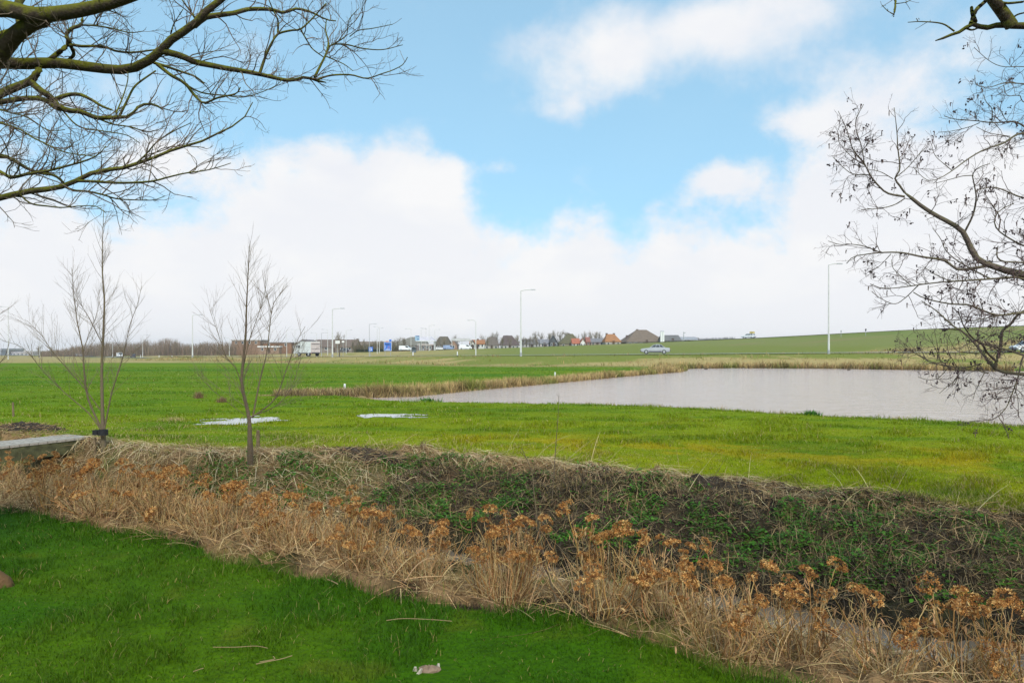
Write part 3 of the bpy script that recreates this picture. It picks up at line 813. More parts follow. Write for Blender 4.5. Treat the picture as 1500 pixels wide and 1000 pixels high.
def weeds():
    """low leafy weeds on the bank face: little rounded leaves"""
    g = Geo(); n = 110000
    t = RNG.uniform(-8, 6, n); s = RNG.uniform(2.6, 6.0, n); x, y = ts2xy(t, s)
    f = fbm(x * 1.7, y * 1.7, 31); sp = (s - 3.25) / (s_top(t) - 3.25)
    k = inview(x, y) & (RNG.uniform(0, 1, n) < sstep(0.45, 0.60, f + 0.05 * np.exp(-((t + 0.6) / 1.6) ** 2)) * 0.9 + 0.05) & (sp < 0.9 + 0.15 * RNG.uniform(0, 1, n)) & (sp > 0.12)
    x, y = x[k], y[k]; n = len(x)
    B = np.stack([x, y, Hfn(x, y) + RNG.uniform(0.0, 0.07, n)], 1)
    az = RNG.uniform(0, 2 * pi, n); el = RNG.uniform(-0.2, 0.9, n)
    d = np.stack([np.cos(az) * np.cos(el), np.sin(az) * np.cos(el), np.sin(el)], 1)
    wd = np.stack([-np.sin(az), np.cos(az), RNG.uniform(-0.3, 0.3, n)], 1)
    L = RNG.uniform(0.02, 0.055, n); u = np.array([0, 0.35, 0.75, 1.0])[None, :, None]
    Pt = B[:, None] + d[:, None] * L[:, None, None] * u; Pt[:, :, 2] -= L[:, None] * 0.35 * np.array([0, 0.1, 0.5, 1])[None]
    W = L[:, None] * np.array([0.15, 0.65, 0.55, 0.08])[None]
    c = vary(WEED, n, 0.35, 0.15)
    strands(g, Pt, W, wd, c)
    tag(g.build('bank_weeds', MGRASS), 'low green leafy weeds on the far bank face', 'weeds', kind='stuff')


weeds()


def reeds():
    """dead reed fringe along the pond's far banks and the verges"""
    g = Geo(); B, hh, cc = [], [], []
    idx = list(range(13, len(POND)))         # far shore and the promontory
    for i in idx:
        a, b = POND[i], POND[(i + 1) % len(POND)]
        ln = np.linalg.norm(b - a); dist = max(20, (a[1] + b[1]) / 2)
        n = int(ln * 9000 / dist)
        u = RNG.uniform(0, 1, n); e = (b - a) / ln; nrm = np.array([e[1], -e[0]])
        off = RNG.uniform(-0.1, 1.0, n) ** 1.0 * (1.9 if i >= 19 else 3.4)
        p = a + (b - a) * u[:, None] + nrm * off[:, None]
        m = inview(p[:, 0], p[:, 1], 3); p = p[m]; off = off[m]
        B.append(p); q = fbm(p[:, 0] * 0.8, p[:, 1] * 0.8, 81)
        hh.append((0.34 + 0.42 * q) * np.where(off < 0.6, 1.1, 0.85) * RNG.uniform(0.6, 1.3, len(p)) * (1.5 if 13 <= i < 18 else 1.0))
        base = ramp((0.50, 0.355, 0.155), ((0.20, 0.14, 0.05), sstep(0.5, 0.62, q) * 0.6), ((0.17, 0.21, 0.03), sstep(0.52, 0.68, fbm(p[:, 0] * 0.5, p[:, 1] * 0.5, 82)) * 0.7))
        cc.append(vary(base, len(p), 0.3, 0.08))
    # dry reed bank running on beyond the pond tip
    n = 5200; u = RNG.uniform(0, 1, n); a = np.array([-4.4, 33.2]); b = np.array([-10.9, 31.6]); p = a + (b - a) * u[:, None] + np.column_stack([np.zeros(n), RNG.normal(0, 0.55, n) * (1 - 0.4 * u)])
    B.append(p); hh.append(RNG.uniform(0.14, 0.46, n)); cc.append(vary(np.array([(0.48, 0.35, 0.17), (0.36, 0.25, 0.11), (0.17, 0.12, 0.06)])[RNG.integers(0, 3, n)], n, 0.3))
    B = np.concatenate(B); h = np.concatenate(hh); c = np.concatenate(cc); n = len(B)
    B3 = np.column_stack([B, Hfn(B[:, 0], B[:, 1]) - 0.02])
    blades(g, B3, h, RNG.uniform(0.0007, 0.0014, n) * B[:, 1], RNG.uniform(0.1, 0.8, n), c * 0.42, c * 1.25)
    tag(g.build('pond_reeds', MDRY), 'dead straw coloured reed fringe around the pond', 'reeds', kind='stuff')
    # verge tussocks near the road
    g = Geo(); n = 60000
    u = RNG.uniform(-80, 85, n); yy = RNG.uniform(84, 165, n); x = u; y = yy
    dr, zr, sdx = line_dist(x, y, ROAD); sd = poly_sd(x, y, POND)
    f = fbm(x * 0.09, y * 0.35, 61) + 0.10 * sstep(-30, 40, x)
    k = (((sdx < 0) & (dr > 4.6) & (dr < 19)) | ((sdx > 0) & (dr > 5) & (dr < 22))) & (sd > 1) & inview(x, y, 4) & (RNG.uniform(0, 1, n) < 0.15 + 0.85 * sstep(0.42, 0.58, f))
    x, y = x[k], y[k]; n = len(x); q = fbm(x * 0.5, y * 0.5, 83)
    h = (0.10 + 0.45 * sstep(0.45, 0.7, q)) * RNG.uniform(0.5, 1.3, n)
    c = vary(ramp((0.40, 0.285, 0.125), ((0.17, 0.20, 0.03), sstep(0.5, 0.65, fbm(x * 0.3, y * 0.3, 84)))), n, 0.3, 0.08)
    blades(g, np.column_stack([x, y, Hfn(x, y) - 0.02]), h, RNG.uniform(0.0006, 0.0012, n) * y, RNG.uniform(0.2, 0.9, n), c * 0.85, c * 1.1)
    tag(g.build('verge_tussocks', MDRY), 'dry grass tussocks on the road verge', 'dry grass', kind='stuff')


reeds()
#@@PART2


# ------------------------------------------------------------------ trees and branches
def catmull(pts, K):
    p = np.asarray(pts, float)
    if len(p) == 2: p = np.array([p[0], (p[0] + p[1]) / 2, p[1]])
    e = np.vstack([2 * p[0] - p[1], p, 2 * p[-1] - p[-2]])
    out = []
    for i in range(len(p) - 1):
        a, b, c, d = e[i:i + 4]; t = np.linspace(0, 1, 12, endpoint=False)[:, None]
        out.append(0.5 * (2 * b + (c - a) * t + (2 * a - 5 * b + 4 * c - d) * t ** 2 + (3 * b - a - 3 * c + d) * t ** 3))
    out = np.vstack(out + [p[-1:]])
    l = np.concatenate([[0], np.cumsum(np.linalg.norm(np.diff(out, axis=0), axis=1))])
    u = np.linspace(0, l[-1], K)
    return np.stack([np.interp(u, l, out[:, k]) for k in range(p.shape[1])], 1)


def traced(limbs, d0, K=22, spread=0.5, root=None, seed=1):
    """limbs drawn as (pixel path, width px start, end): each gets its own distance and real thickness"""
    rg = np.random.default_rng(seed); pix, dep, Ps, Rs = [], [], [], []
    for path, w0, w1 in limbs:
        q = catmull(path, K)
        d_start = d0 + rg.normal(0, spread * 0.35)
        d_end = None
        if pix:
            A = np.vstack(pix); dd = np.concatenate(dep); m = np.hypot(*(A - q[0]).T)
            if m.min() < 16: d_start = dd[m.argmin()]
            m = np.hypot(*(A - q[-1]).T)
            if m.min() < 7: d_end = dd[m.argmin()]
        ln = np.hypot(*np.diff(q, axis=0).T).sum()
        d = d_start + rg.normal(0, spread) * min(1, ln / 250) * np.linspace(0, 1, K) ** 1.2 + rg.normal(0, 0.012, K)
        if d_end is not None: d = np.linspace(d_start, d_end, K)
        pix.append(q); dep.append(d)
        pts = np.stack([P(a, b, c) for (a, b), c in zip(q, d)])
        w = np.linspace(w0, w1, K) * d / 2000
        if root is not None and (path[0][0] < -5 or path[0][0] > 1505):
            r0 = np.array(root(pts[0])); pts = np.vstack([r0, pts]); w = np.concatenate([[w[0] * 1.25], w])
            uo = np.concatenate([[0], np.linspace(0.08, 1, K)]); un = np.linspace(0, 1, K)
            pts = np.stack([np.interp(un, uo, pts[:, k]) for k in range(3)], 1); w = np.interp(un, uo, w)
        if w1 > 2: w[-1] *= 0.45
        Ps.append(pts); Rs.append(w)
    return np.array(Ps), np.array(Rs)


def sprout(Pt, R, n, L, rmax, rmin, K=6, ang=(0.6, 1.2), up=0.25, wander=0.22, tr=(0.15, 1.0), rg=RNG, taper=0.5):
    M, KK = Pt.shape[:2]
    ln = np.linalg.norm(np.diff(Pt, axis=1), axis=2).sum(1)
    i = rg.choice(M, n, p=ln / ln.sum()); t = rg.uniform(tr[0], tr[1], n)
    f = t * (KK - 1.001); k = f.astype(int); fr = (f - k)[:, None]
    pos = Pt[i, k] * (1 - fr) + Pt[i, k + 1] * fr; tan = Pt[i, k + 1] - Pt[i, k]
    tan /= np.linalg.norm(tan, axis=1, keepdims=True) + 1e-9
    rp = R[i, k] * (1 - fr[:, 0]) + R[i, k + 1] * fr[:, 0]
    q = rg.normal(0, 1, (n, 3)); q -= (q * tan).sum(1, keepdims=True) * tan; q /= np.linalg.norm(q, axis=1, keepdims=True)
    a = rg.uniform(ang[0], ang[1], n)[:, None]
    d = np.cos(a) * tan + np.sin(a) * q; d[:, 2] += up; d /= np.linalg.norm(d, axis=1, keepdims=True)
    le = rg.uniform(L[0], L[1], n) * (1 - taper * t); st = le / (K - 1)
    out = [pos]
    for _ in range(K - 1):
        d = d + rg.normal(0, wander, (n, 3)); d[:, 2] += up * 0.22; d /= np.linalg.norm(d, axis=1, keepdims=True)
        out.append(out[-1] + d * st[:, None])
    r0 = np.minimum(rp * 0.7, rmax)
    rr = r0[:, None] * (1 - np.linspace(0, 1, K))[None] + rmin * np.linspace(0, 1, K)[None]
    rr = np.maximum(rr, rmin)
    return np.stack(out, 1), rr


def tube_part(name, Pt, R, sides, mat, parent, base, col=(0.1, 0.08, 0.06), smooth=True, kind=None):
    g = Geo(); c = vary(col, len(Pt), 0.25, 0.06); tubes(g, Pt - np.array(base), R, sides, c)
    o = g.build(name, mat, parent, smooth)
    if kind: o['kind'] = kind
    return o


def far_side(tp, R, n, L, mat, par, base, side, col, seed, rmax=0.035):
    """the rest of a crown, on the side of the trunk turned away from the garden view"""
    rx = np.random.default_rng(seed)
    def keep(q): return (side * q[:, :, 0] > 0.765 * np.maximum(q[:, :, 1], 0.3)).all(1)
    a, ra = sprout(tp, R, n * 6, L, rmax, 0.005, 12, (0.6, 1.2), 0.22, 0.14, (0.35, 1), rx); m = keep(a); a, ra = a[m][:n], ra[m][:n]
    for p_, r_ in zip(a, ra): tube_part('limb', p_[None], r_[None], 8, mat, par, base)
    b, rb = sprout(a, ra, n * 16, (0.25, 0.9), 0.008, 0.002, 7, (0.5, 1.0), 0.15, 0.18, (0.15, 1), rx); m = keep(b); b, rb = b[m], rb[m]
    c, rc = sprout(b, rb, n * 45, (0.08, 0.35), 0.003, 0.0012, 5, (0.5, 1.0), 0.15, 0.18, (0.15, 1), rx); m = keep(c); c, rc = c[m], rc[m]
    g = Geo(); tubes(g, b - base, rb, 4, vary(col, len(b), 0.25, 0.06)); tubes(g, c - base, rc, 3, vary(col, len(c), 0.25, 0.06)); g.build('outer_crown', MTWIG, par)


# ---- the big mossy tree on the left edge of the lawn
TB = np.array([-4.85, 5.05, 0.0])
tree = empty('large_tree', TB, 'large bare tree with moss covered limbs reaching in over the lawn from the left', 'tree', 'overhanging garden trees')
trunk_pts = np.array([(-4.88, 5.05, -0.15), (-4.86, 5.05, 0.25), (-4.82, 5.05, 0.9), (-4.78, 5.06, 1.8), (-4.74, 5.1, 2.8), (-4.62, 5.15, 3.6), (-4.5, 5.2, 4.4), (-4.5, 5.2, 5.4), (-4.6, 5.3, 6.5)])
kk = catmull(trunk_pts, 40)
Rt = np.interp(kk[:, 2], [-0.15, 0.1, 0.5, 1.5, 3, 4.4, 6.5], [0.78, 0.62, 0.44, 0.36, 0.33, 0.25, 0.10])[None]
g = Geo(); tubes(g, (kk - TB)[None], Rt, 20, np.array([[0.1, 0.08, 0.06]]))
for a, ln in ((-0.12, 1.24), (-2.0, 0.9), (2.0, 0.9), (3.2, 1.1)):
    e = np.array([cos(a), sin(a), 0]); rp = catmull([TB + e * 0.2 + [0, 0, 0.45], TB + e * 0.65 + [0, 0, 0.14], TB + e * ln * 0.86 + [0, 0, 0.05], TB + e * ln * 1.02 + [0, 0, -0.06]], 14)
    rp = rp + np.random.default_rng(int(ln * 100)).normal(0, 0.012, rp.shape)
    g2 = Geo(); tubes(g2, (rp - TB)[None], (np.linspace(0.26, 0.05, 14) * (1 + 0.10 * np.sin(np.arange(14) * 2.3)))[None], 14, np.array([[0.12, 0.08, 0.05]])); g2.build('root', MROOT, tree, True)
g.build('trunk', MBARK_L, tree, True)


def left_root(p): return (-4.6 + 0.05 * (p[2] - 3), 5.15, min(max(p[2] - 0.30, 1.9), 5.2))


LL = [
    ([(-60, 22), (0, 12), (50, 22), (100, 18), (150, 8), (200, -8), (240, -25)], 25, 12),
    ([(-60, 120), (-20, 100), (5, 72), (22, 52), (48, 34), (72, 28)], 26, 18),
    ([(-60, 88), (0, 92), (40, 94), (80, 92), (130, 98), (175, 103), (200, 99), (222, 86), (240, 73), (247, 58), (265, 48), (285, 38), (296, 22), (312, 8), (340, -10)], 17, 8),
    ([(285, 38), (300, 26), (315, 23), (345, 19), (362, 14), (395, 14), (416, 19), (432, 13), (450, 16), (464, 22), (478, 29), (492, 31)], 8, 1.5),
    ([(238, 75), (265, 82), (285, 91), (300, 94), (330, 100), (355, 104), (385, 110), (410, 116), (428, 118), (448, 113), (462, 118), (478, 121)], 9, 3),
    ([(466, 117), (475, 113), (490, 110), (515, 110), (537, 115), (560, 108), (575, 103), (590, 95), (597, 84)], 2.6, 1),
    ([(380, 109), (390, 80), (400, 60), (407, 50), (425, 45), (440, 43), (455, 30), (466, 18), (478, 5)], 4, 1.5),
    ([(407, 50), (407, 30), (400, 15), (392, -5)], 3, 1.3),
    ([(440, 43), (450, 60), (458, 72), (474, 84)], 2.2, 1.4),
    ([(461, 113), (470, 95), (478, 78), (481, 62), (477, 45), (478, 30)], 4, 1.3),
    ([(480, 70), (490, 65), (510, 66), (530, 71), (560, 73), (590, 66)], 2.2, 0.9),
    ([(484, 67), (500, 58), (508, 50), (511, 30), (525, 13)], 2, 0.9),
    ([(512, 54), (525, 45), (545, 42), (575, 36)], 1.5, 0.8),
    ([(476, 82), (490, 88), (505, 95), (517, 104)], 1.8, 0.9),
    ([(-50, 165), (0, 138), (30, 125), (46, 118), (56, 104), (60, 96)], 13, 9),
    ([(45, 120), (60, 133), (75, 143), (85, 155), (100, 162), (115, 163), (130, 168), (142, 173), (170, 172), (190, 170), (205, 155), (225, 153), (240, 162)], 9, 2.5),
    ([(-50, 158), (10, 148), (40, 144), (65, 146), (80, 157), (92, 162)], 8, 6),
    ([(80, 146), (100, 139), (118, 139), (135, 147), (150, 156), (166, 162)], 6, 2.5),
    ([(175, 170), (185, 150), (195, 130), (205, 120), (228, 104)], 3.6, 2),
    ([(170, 166), (180, 142), (187, 118), (187, 100)], 2.2, 1.2),
    ([(230, 94), (250, 110), (270, 122), (290, 145), (300, 151), (320, 143), (345, 138), (352, 128)], 5, 1.5),
    ([(225, 92), (245, 98), (265, 105), (285, 112), (299, 122)], 4, 2),
    ([(272, 124), (296, 136), (330, 140), (360, 142), (400, 128), (415, 115)], 2.2, 0.8),
    ([(68, 92), (80, 82), (95, 70), (102, 62), (97, 52), (105, 42), (118, 37), (121, 26)], 7, 4),
    ([(102, 65), (120, 68), (150, 68), (170, 75), (195, 77), (228, 73)], 4, 2),
    ([(103, 66), (108, 80), (98, 90)], 5, 4),
    ([(120, 37), (140, 38), (165, 42), (190, 48), (210, 46)], 2.5, 1),
    ([(250, 50), (255, 35), (268, 14)], 2.2, 1.2),
    ([(290, 34), (280, 18), (270, 5), (262, -8)], 3, 1.5),
    ([(-60, 305), (0, 290), (40, 280), (60, 279), (100, 271), (120, 260), (145, 250), (175, 248), (195, 241), (225, 232), (245, 222), (275, 213), (300, 206), (325, 192), (345, 183), (360, 170), (370, 150)], 9, 1.3),
    ([(113, 265), (140, 266), (175, 268), (220, 266), (245, 260), (270, 254), (300, 250), (320, 245), (338, 239)], 4, 1),
    ([(92, 272), (108, 279), (125, 280), (150, 285), (170, 291), (200, 293), (225, 293), (242, 287)], 3.5, 0.9),
    ([(-50, 232), (0, 228), (20, 235), (40, 247), (60, 254), (80, 257), (96, 270)], 6, 3),
    ([(-50, 228), (3, 253), (15, 261), (35, 256), (60, 252), (80, 248), (110, 240), (130, 234), (145, 226), (155, 214)], 6, 1.4),
    ([(28, 284), (45, 298), (70, 302), (90, 304), (115, 302), (140, 302), (155, 312)], 2.6, 0.9),
    ([(-40, 170), (0, 180), (30, 190), (45, 200), (70, 212), (85, 220), (110, 226), (140, 229)], 3.5, 1),
    ([(200, 239), (215, 225), (230, 208), (255, 192), (280, 180)], 2.5, 1),
    ([(-40, 150), (15, 165), (40, 172), (60, 185), (75, 192), (95, 190)], 2.5, 1),
    ([(90, 160), (115, 185), (150, 192), (185, 198), (205, 210)], 2.4, 1),
    ([(142, 173), (165, 182), (190, 186), (215, 194)], 2.5, 1.4),
    ([(-40, 60), (10, 50), (30, 38), (25, 10), (40, -15)], 12, 9),
]
far_side(kk[None], Rt, 16, (1.0, 2.6), MBARK_L, tree, TB, -1, (0.17, 0.125, 0.095), 301, 0.07)
LP, LR = traced(LL, 5.05, spread=0.55, root=left_root, seed=4); LR = LR * 1.1
big = LR[:, 0] > 0.015
for P_, R_ in zip(LP[big], LR[big]): tube_part('limb', P_[None], np.maximum(R_[None], 0.0028), 10, MBARK_L, tree, TB)
for P_, R_ in zip(LP[~big], LR[~big]): tube_part('branch', P_[None], np.maximum(R_[None], 0.0022), 6, MBARK_L, tree, TB)
rg = np.random.default_rng(3)
t1, r1 = sprout(LP, LR, 400, (0.18, 0.62), 0.0052, 0.0016, 8, (0.5, 1.1), 0.16, 0.20, (0.12, 1), rg)
t2, r2 = sprout(np.concatenate([t1]), r1, 1450, (0.08, 0.30), 0.0022, 0.0011, 6, (0.5, 1.0), 0.22, 0.18, (0.15, 1), rg)
t3, r3 = sprout(t2, r2, 2600, (0.03, 0.13), 0.0013, 0.0008, 4, (0.5, 1.0), 0.25, 0.15, (0.2, 1), rg)
TWC = (0.17, 0.125, 0.095)
g = Geo()
for a, b, sd in ((t1, r1, 4), (t2, r2, 3), (t3, r3, 3)): tubes(g, a - TB, b, sd, vary(TWC, len(a), 0.3, 0.06))
g.build('crown', MTWIG, tree)

# ---- alder leaning in from the right
AB = np.array([6.15, 7.6, 0.0]); AB[2] = Hs(AB[0], AB[1]) - 0.05
ald = empty('alder_tree', AB, 'bare alder with dark cones whose branches hang over the pond from the right edge', 'tree')
ak = catmull([AB + [0, 0, -0.1], AB + [-0.02, 0, 0.6], AB + [-0.1, 0, 1.5], AB + [-0.05, 0.05, 2.4], AB + [0.05, 0.1, 3.6], AB + [0.0, 0.1, 5.2]], 30)
tube_part('trunk', ak[None], np.interp(ak[:, 2] - AB[2], [-0.1, 0.3, 2.5, 5.2], [0.2, 0.14, 0.10, 0.03])[None], 14, MBARK_A, ald, AB)


def alder_root(p): return (AB[0] - 0.02, AB[1], min(p[2] - 0.15, AB[2] + 4.9))


AL = [
    ([(1560, 425), (1500, 402), (1480, 398), (1455, 390), (1435, 382), (1425, 370), (1418, 355), (1412, 340), (1395, 328), (1370, 315), (1350, 302), (1335, 290), (1325, 282)], 15, 6),
    ([(1325, 282), (1318, 272), (1311, 261), (1318, 247), (1315, 215), (1314, 195), (1310, 158)], 4, 1),
    ([(1325, 288), (1300, 283), (1285, 270), (1275, 257), (1265, 238), (1250, 220), (1240, 190), (1228, 163)], 4, 1),
    ([(1266, 240), (1262, 215), (1253, 180), (1265, 153)], 2.2, 0.8), ([(1274, 256), (1250, 255), (1235, 245), (1220, 230)], 2, 0.9),
    ([(1268, 243), (1248, 230), (1230, 210), (1228, 195)], 1.6, 0.8), ([(1311, 261), (1330, 245), (1350, 222), (1358, 215)], 2, 0.9),
    ([(1325, 291), (1310, 300), (1290, 305), (1262, 307)], 2.4, 0.9), ([(1308, 262), (1290, 252), (1272, 248)], 1.8, 0.9),
    ([(1442, 390), (1420, 394), (1400, 394), (1385, 382), (1350, 376), (1320, 370), (1290, 370), (1265, 373), (1250, 376), (1240, 386)], 5.5, 1.4),
    ([(1290, 370), (1270, 362), (1250, 358), (1230, 358), (1213, 353)], 2.2, 0.9), ([(1305, 372), (1290, 388), (1275, 399)], 1.6, 0.8),
    ([(1560, 440), (1500, 408), (1460, 408), (1430, 410), (1395, 412), (1370, 414), (1340, 418), (1310, 422), (1290, 422), (1275, 416)], 5, 1.2),
    ([(1450, 408), (1425, 395), (1400, 380), (1385, 366), (1378, 350), (1366, 334)], 3, 1), ([(1390, 411), (1370, 402), (1355, 392)], 2, 1),
    ([(1335, 419), (1320, 405), (1308, 392), (1306, 380)], 1.8, 0.8), ([(1345, 418), (1325, 437), (1310, 445), (1290, 437), (1277, 427)], 2, 0.9),
    ([(1560, 470), (1500, 458), (1465, 462), (1440, 455), (1420, 446), (1400, 446), (1375, 442), (1352, 436), (1338, 428)], 5.5, 1.8),
    ([(1490, 459), (1460, 463), (1420, 470), (1400, 468), (1385, 470)], 2.5, 1),
    ([(1590, 570), (1545, 556), (1500, 548), (1475, 546), (1458, 541), (1445, 525), (1430, 505), (1418, 492), (1405, 482), (1392, 475), (1380, 462), (1365, 450), (1350, 441)], 9, 1.4),
    ([(1405, 483), (1390, 482), (1376, 482)], 3, 1.5),
    ([(1457, 538), (1463, 518), (1466, 505), (1468, 485), (1480, 475), (1490, 462), (1508, 450)], 7, 3),
    ([(1458, 528), (1445, 515), (1440, 505), (1425, 495), (1412, 478), (1405, 460), (1395, 450)], 4.5, 1.4),
    ([(1590, 545), (1500, 520), (1485, 515), (1465, 510), (1445, 505), (1430, 498)], 6, 3),
    ([(1448, 546), (1440, 545), (1420, 537)], 2.4, 1), ([(1435, 533), (1415, 538), (1395, 537), (1380, 535), (1360, 528), (1340, 517), (1324, 503)], 2.8, 0.9),
    ([(1357, 527), (1350, 515), (1345, 508)], 1.5, 0.8), ([(1380, 535), (1370, 510), (1358, 490)], 1.5, 0.8), ([(1432, 518), (1415, 516), (1400, 512), (1390, 495)], 2, 1),
    ([(1500, 520), (1496, 530), (1492, 550), (1485, 570), (1475, 595), (1463, 610), (1470, 620), (1473, 630)], 3.2, 1.2), ([(1464, 608), (1450, 615), (1434, 612)], 1.5, 0.8),
    ([(1480, 580), (1488, 582), (1497, 584)], 1.5, 0.8), ([(1405, 537), (1400, 555), (1385, 568), (1376, 576)], 2, 0.9), ([(1390, 537), (1375, 553), (1360, 556), (1345, 552)], 1.8, 0.9),
    ([(1442, 546), (1435, 560), (1428, 575), (1426, 584)], 1.8, 0.9), ([(1490, 564), (1460, 570), (1432, 572)], 1.2, 0.7),
    ([(1560, 215), (1500, 195), (1470, 210), (1440, 220), (1415, 235), (1395, 250), (1375, 262), (1360, 265)], 5, 1.3),
    ([(1360, 265), (1350, 258), (1338, 245)], 1.3, 0.8), ([(1395, 250), (1385, 242), (1370, 228), (1364, 210)], 1.6, 0.8),
    ([(1560, 205), (1510, 190), (1495, 182), (1485, 178), (1455, 180), (1430, 177), (1400, 175), (1383, 170)], 4, 1.2),
    ([(1435, 180), (1420, 186), (1395, 192), (1375, 194)], 1.6, 0.8), ([(1453, 178), (1453, 160), (1445, 150), (1440, 138)], 2.2, 0.9), ([(1480, 200), (1450, 195), (1430, 186)], 1.6, 0.8),
    ([(1550, 160), (1500, 150), (1495, 140), (1475, 140), (1470, 125)], 2.6, 1), ([(1550, 128), (1500, 123), (1470, 122), (1450, 128), (1430, 125), (1428, 110)], 2.6, 1), ([(1550, 105), (1500, 98), (1470, 98), (1450, 90), (1427, 70)], 2, 0.9),
    ([(1413, 340), (1425, 315), (1430, 290), (1427, 270), (1425, 255), (1435, 245), (1450, 240)], 4, 1.3), ([(1425, 257), (1410, 258), (1395, 262), (1372, 268)], 1.8, 0.9),
    ([(1560, 385), (1500, 360), (1480, 350), (1465, 340), (1457, 330), (1458, 315), (1470, 305), (1485, 298)], 4, 1.6), ([(1463, 338), (1465, 320), (1460, 310), (1450, 295), (1440, 280)], 2.4, 1),
    ([(1550, 300), (1500, 290), (1485, 285), (1460, 275), (1440, 276), (1428, 280)], 4, 1.5), ([(1555, 395), (1500, 385), (1470, 383), (1460, 375), (1462, 360)], 4, 2.4),
]
far_side(ak[None], np.interp(ak[:, 2] - AB[2], [-0.1, 0.3, 2.5, 5.2], [0.2, 0.14, 0.10, 0.03])[None], 16, (0.8, 2.0), MBARK_A, ald, AB, 1, (0.18, 0.125, 0.11), 302)
AP, AR = traced(AL, 7.15, spread=0.5, root=alder_root, seed=9); AR = AR * 0.78
big = AR[:, 0] > 0.014
for P_, R_ in zip(AP[big], AR[big]): tube_part('limb', P_[None], np.maximum(R_[None], 0.004), 10, MBARK_A, ald, AB)
for P_, R_ in zip(AP[~big], AR[~big]): tube_part('branch', P_[None], np.maximum(R_[None], 0.003), 6, MBARK_A, ald, AB)
a1, q1 = sprout(AP, AR, 400, (0.18, 0.60), 0.005, 0.0018, 7, (0.5, 1.2), 0.06, 0.24, (0.15, 0.95), rg, 0.75)
a2, q2 = sprout(a1, q1, 2000, (0.10, 0.32), 0.0028, 0.0013, 5, (0.5, 1.1), 0.10, 0.24, (0.2, 1), rg)
a3, q3 = sprout(a2, q2, 3300, (0.03, 0.10), 0.0017, 0.0011, 4, (0.5, 1.2), -0.1, 0.24, (0.3, 1), rg)
g = Geo()
for a, b, sd in ((a1, q1, 4), (a2, q2, 3), (a3, q3, 3)): tubes(g, a - AB, b, sd, vary((0.15, 0.105, 0.095), len(a), 0.25, 0.06))
g.build('crown', MTWIG, ald)


def pods(g, at, size, cols, hang):
    """small egg-shaped cones (two stacked rings)"""
    n = len(at); L = RNG.uniform(0.7, 1.3, n) * size
    d = RNG.normal(0, 0.5, (n, 3)); d[:, 2] -= hang; d /= np.linalg.norm(d, axis=1, keepdims=True)
    u = np.array([0, 0.25, 0.6, 1.0]); Pt = at[:, None] + d[:, None] * (L[:, None] * u[None])[:, :, None]
    R = L[:, None] * np.array([0.08, 0.34, 0.30, 0.05])[None]
    tubes(g, Pt, R, 5, vary(cols, n, 0.3, 0.08))


g = Geo()
tips = np.concatenate([a3[:, -1], a2[::2, -1]])[RNG.permutation(len(a3) + (len(a2) + 1) // 2)[:560]]
cl = np.repeat(tips[:300], 3, 0) + RNG.normal(0, 0.012, (900, 3))
pods(g, np.concatenate([cl, tips]) - AB, 0.021, (0.075, 0.05, 0.052), 0.6)
ck = tips[280:560]; n = len(ck)
Pt = ck[:, None] + np.array([0, 0, -1.0])[None, None] * (RNG.uniform(0.03, 0.06, n)[:, None] * np.linspace(0, 1, 4)[None])[:, :, None]
tubes(g, Pt - AB, np.tile([0.002, 0.0045, 0.0045, 0.002], (n, 1)), 4, vary((0.17, 0.115, 0.10), n))
o = g.build('cones', MTWIG, ald); o['kind'] = 'stuff'

# ---- mossy oak limb at the top right, its trunk stands just outside the frame
OB = np.array([4.55, 2.1, 0.0]); OB[2] = Hs(OB[0], OB[1]) - 0.05
oak = empty('oak_tree', OB, 'mossy tree whose short knotted limb pokes into the top right corner', 'tree', 'overhanging garden trees')
okp = catmull([OB + [0, 0, -0.1], OB + [0, 0, 1], OB + [-0.1, 0.3, 2.4], OB + [-0.2, 0.8, 3.3], OB + [-0.25, 1.3, 4.4], OB + [-0.2, 1.6, 5.6]], 30)
tube_part('trunk', okp[None], np.interp(okp[:, 2] - OB[2], [-0.1, 0.4, 2.5, 5.6], [0.42, 0.28, 0.2, 0.06])[None], 16, MBARK_L, oak, OB)


def oak_root(p): return OB + [-0.22, 1.05, 3.75]


OL = [([(1600, 40), (1540, 38), (1500, 38), (1480, 38), (1465, 36), (1450, 40), (1438, 42), (1426, 33), (1416, 40), (1405, 48), (1395, 50), (1385, 55), (1370, 60)], 15, 3),
      ([(1482, 38), (1470, 20), (1455, 0), (1435, -30), (1400, -80)], 17, 12), ([(1422, 35), (1430, 15), (1445, 0), (1455, -20)], 6, 5),
      ([(1428, 32), (1424, 18), (1423, 10)], 7, 4), ([(1398, 46), (1380, 35), (1350, 32), (1330, 33)], 2.6, 1), ([(1345, 32), (1342, 27)], 1.2, 0.8),
      ([(1400, -80), (1340, -60), (1312, -15), (1312, 5), (1309, 25)], 6, 2.6), ([(1310, 22), (1300, 16), (1292, 8)], 1.6, 0.8), ([(1310, 6), (1325, 4), (1335, 0)], 1.4, 0.8),
      ([(1416, 42), (1425, 44), (1440, 38)], 3, 2), ([(1480, 30), (1490, 22), (1505, 18)], 3, 2), ([(1460, 2), (1475, 5), (1500, 3)], 4, 3)]
far_side(okp[None], np.interp(okp[:, 2] - OB[2], [-0.1, 0.4, 2.5, 5.6], [0.42, 0.28, 0.2, 0.06])[None], 14, (1.0, 2.4), MBARK_L, oak, OB, 1, (0.17, 0.125, 0.095), 303, 0.06)
OP, OR_ = traced(OL, 5.0, spread=0.25, root=oak_root, seed=12)
big = OR_[:, 0] > 0.012
for P_, R_ in zip(OP[big], OR_[big]): tube_part('limb', P_[None], np.maximum(R_[None], 0.004), 10, MBARK_L, oak, OB)
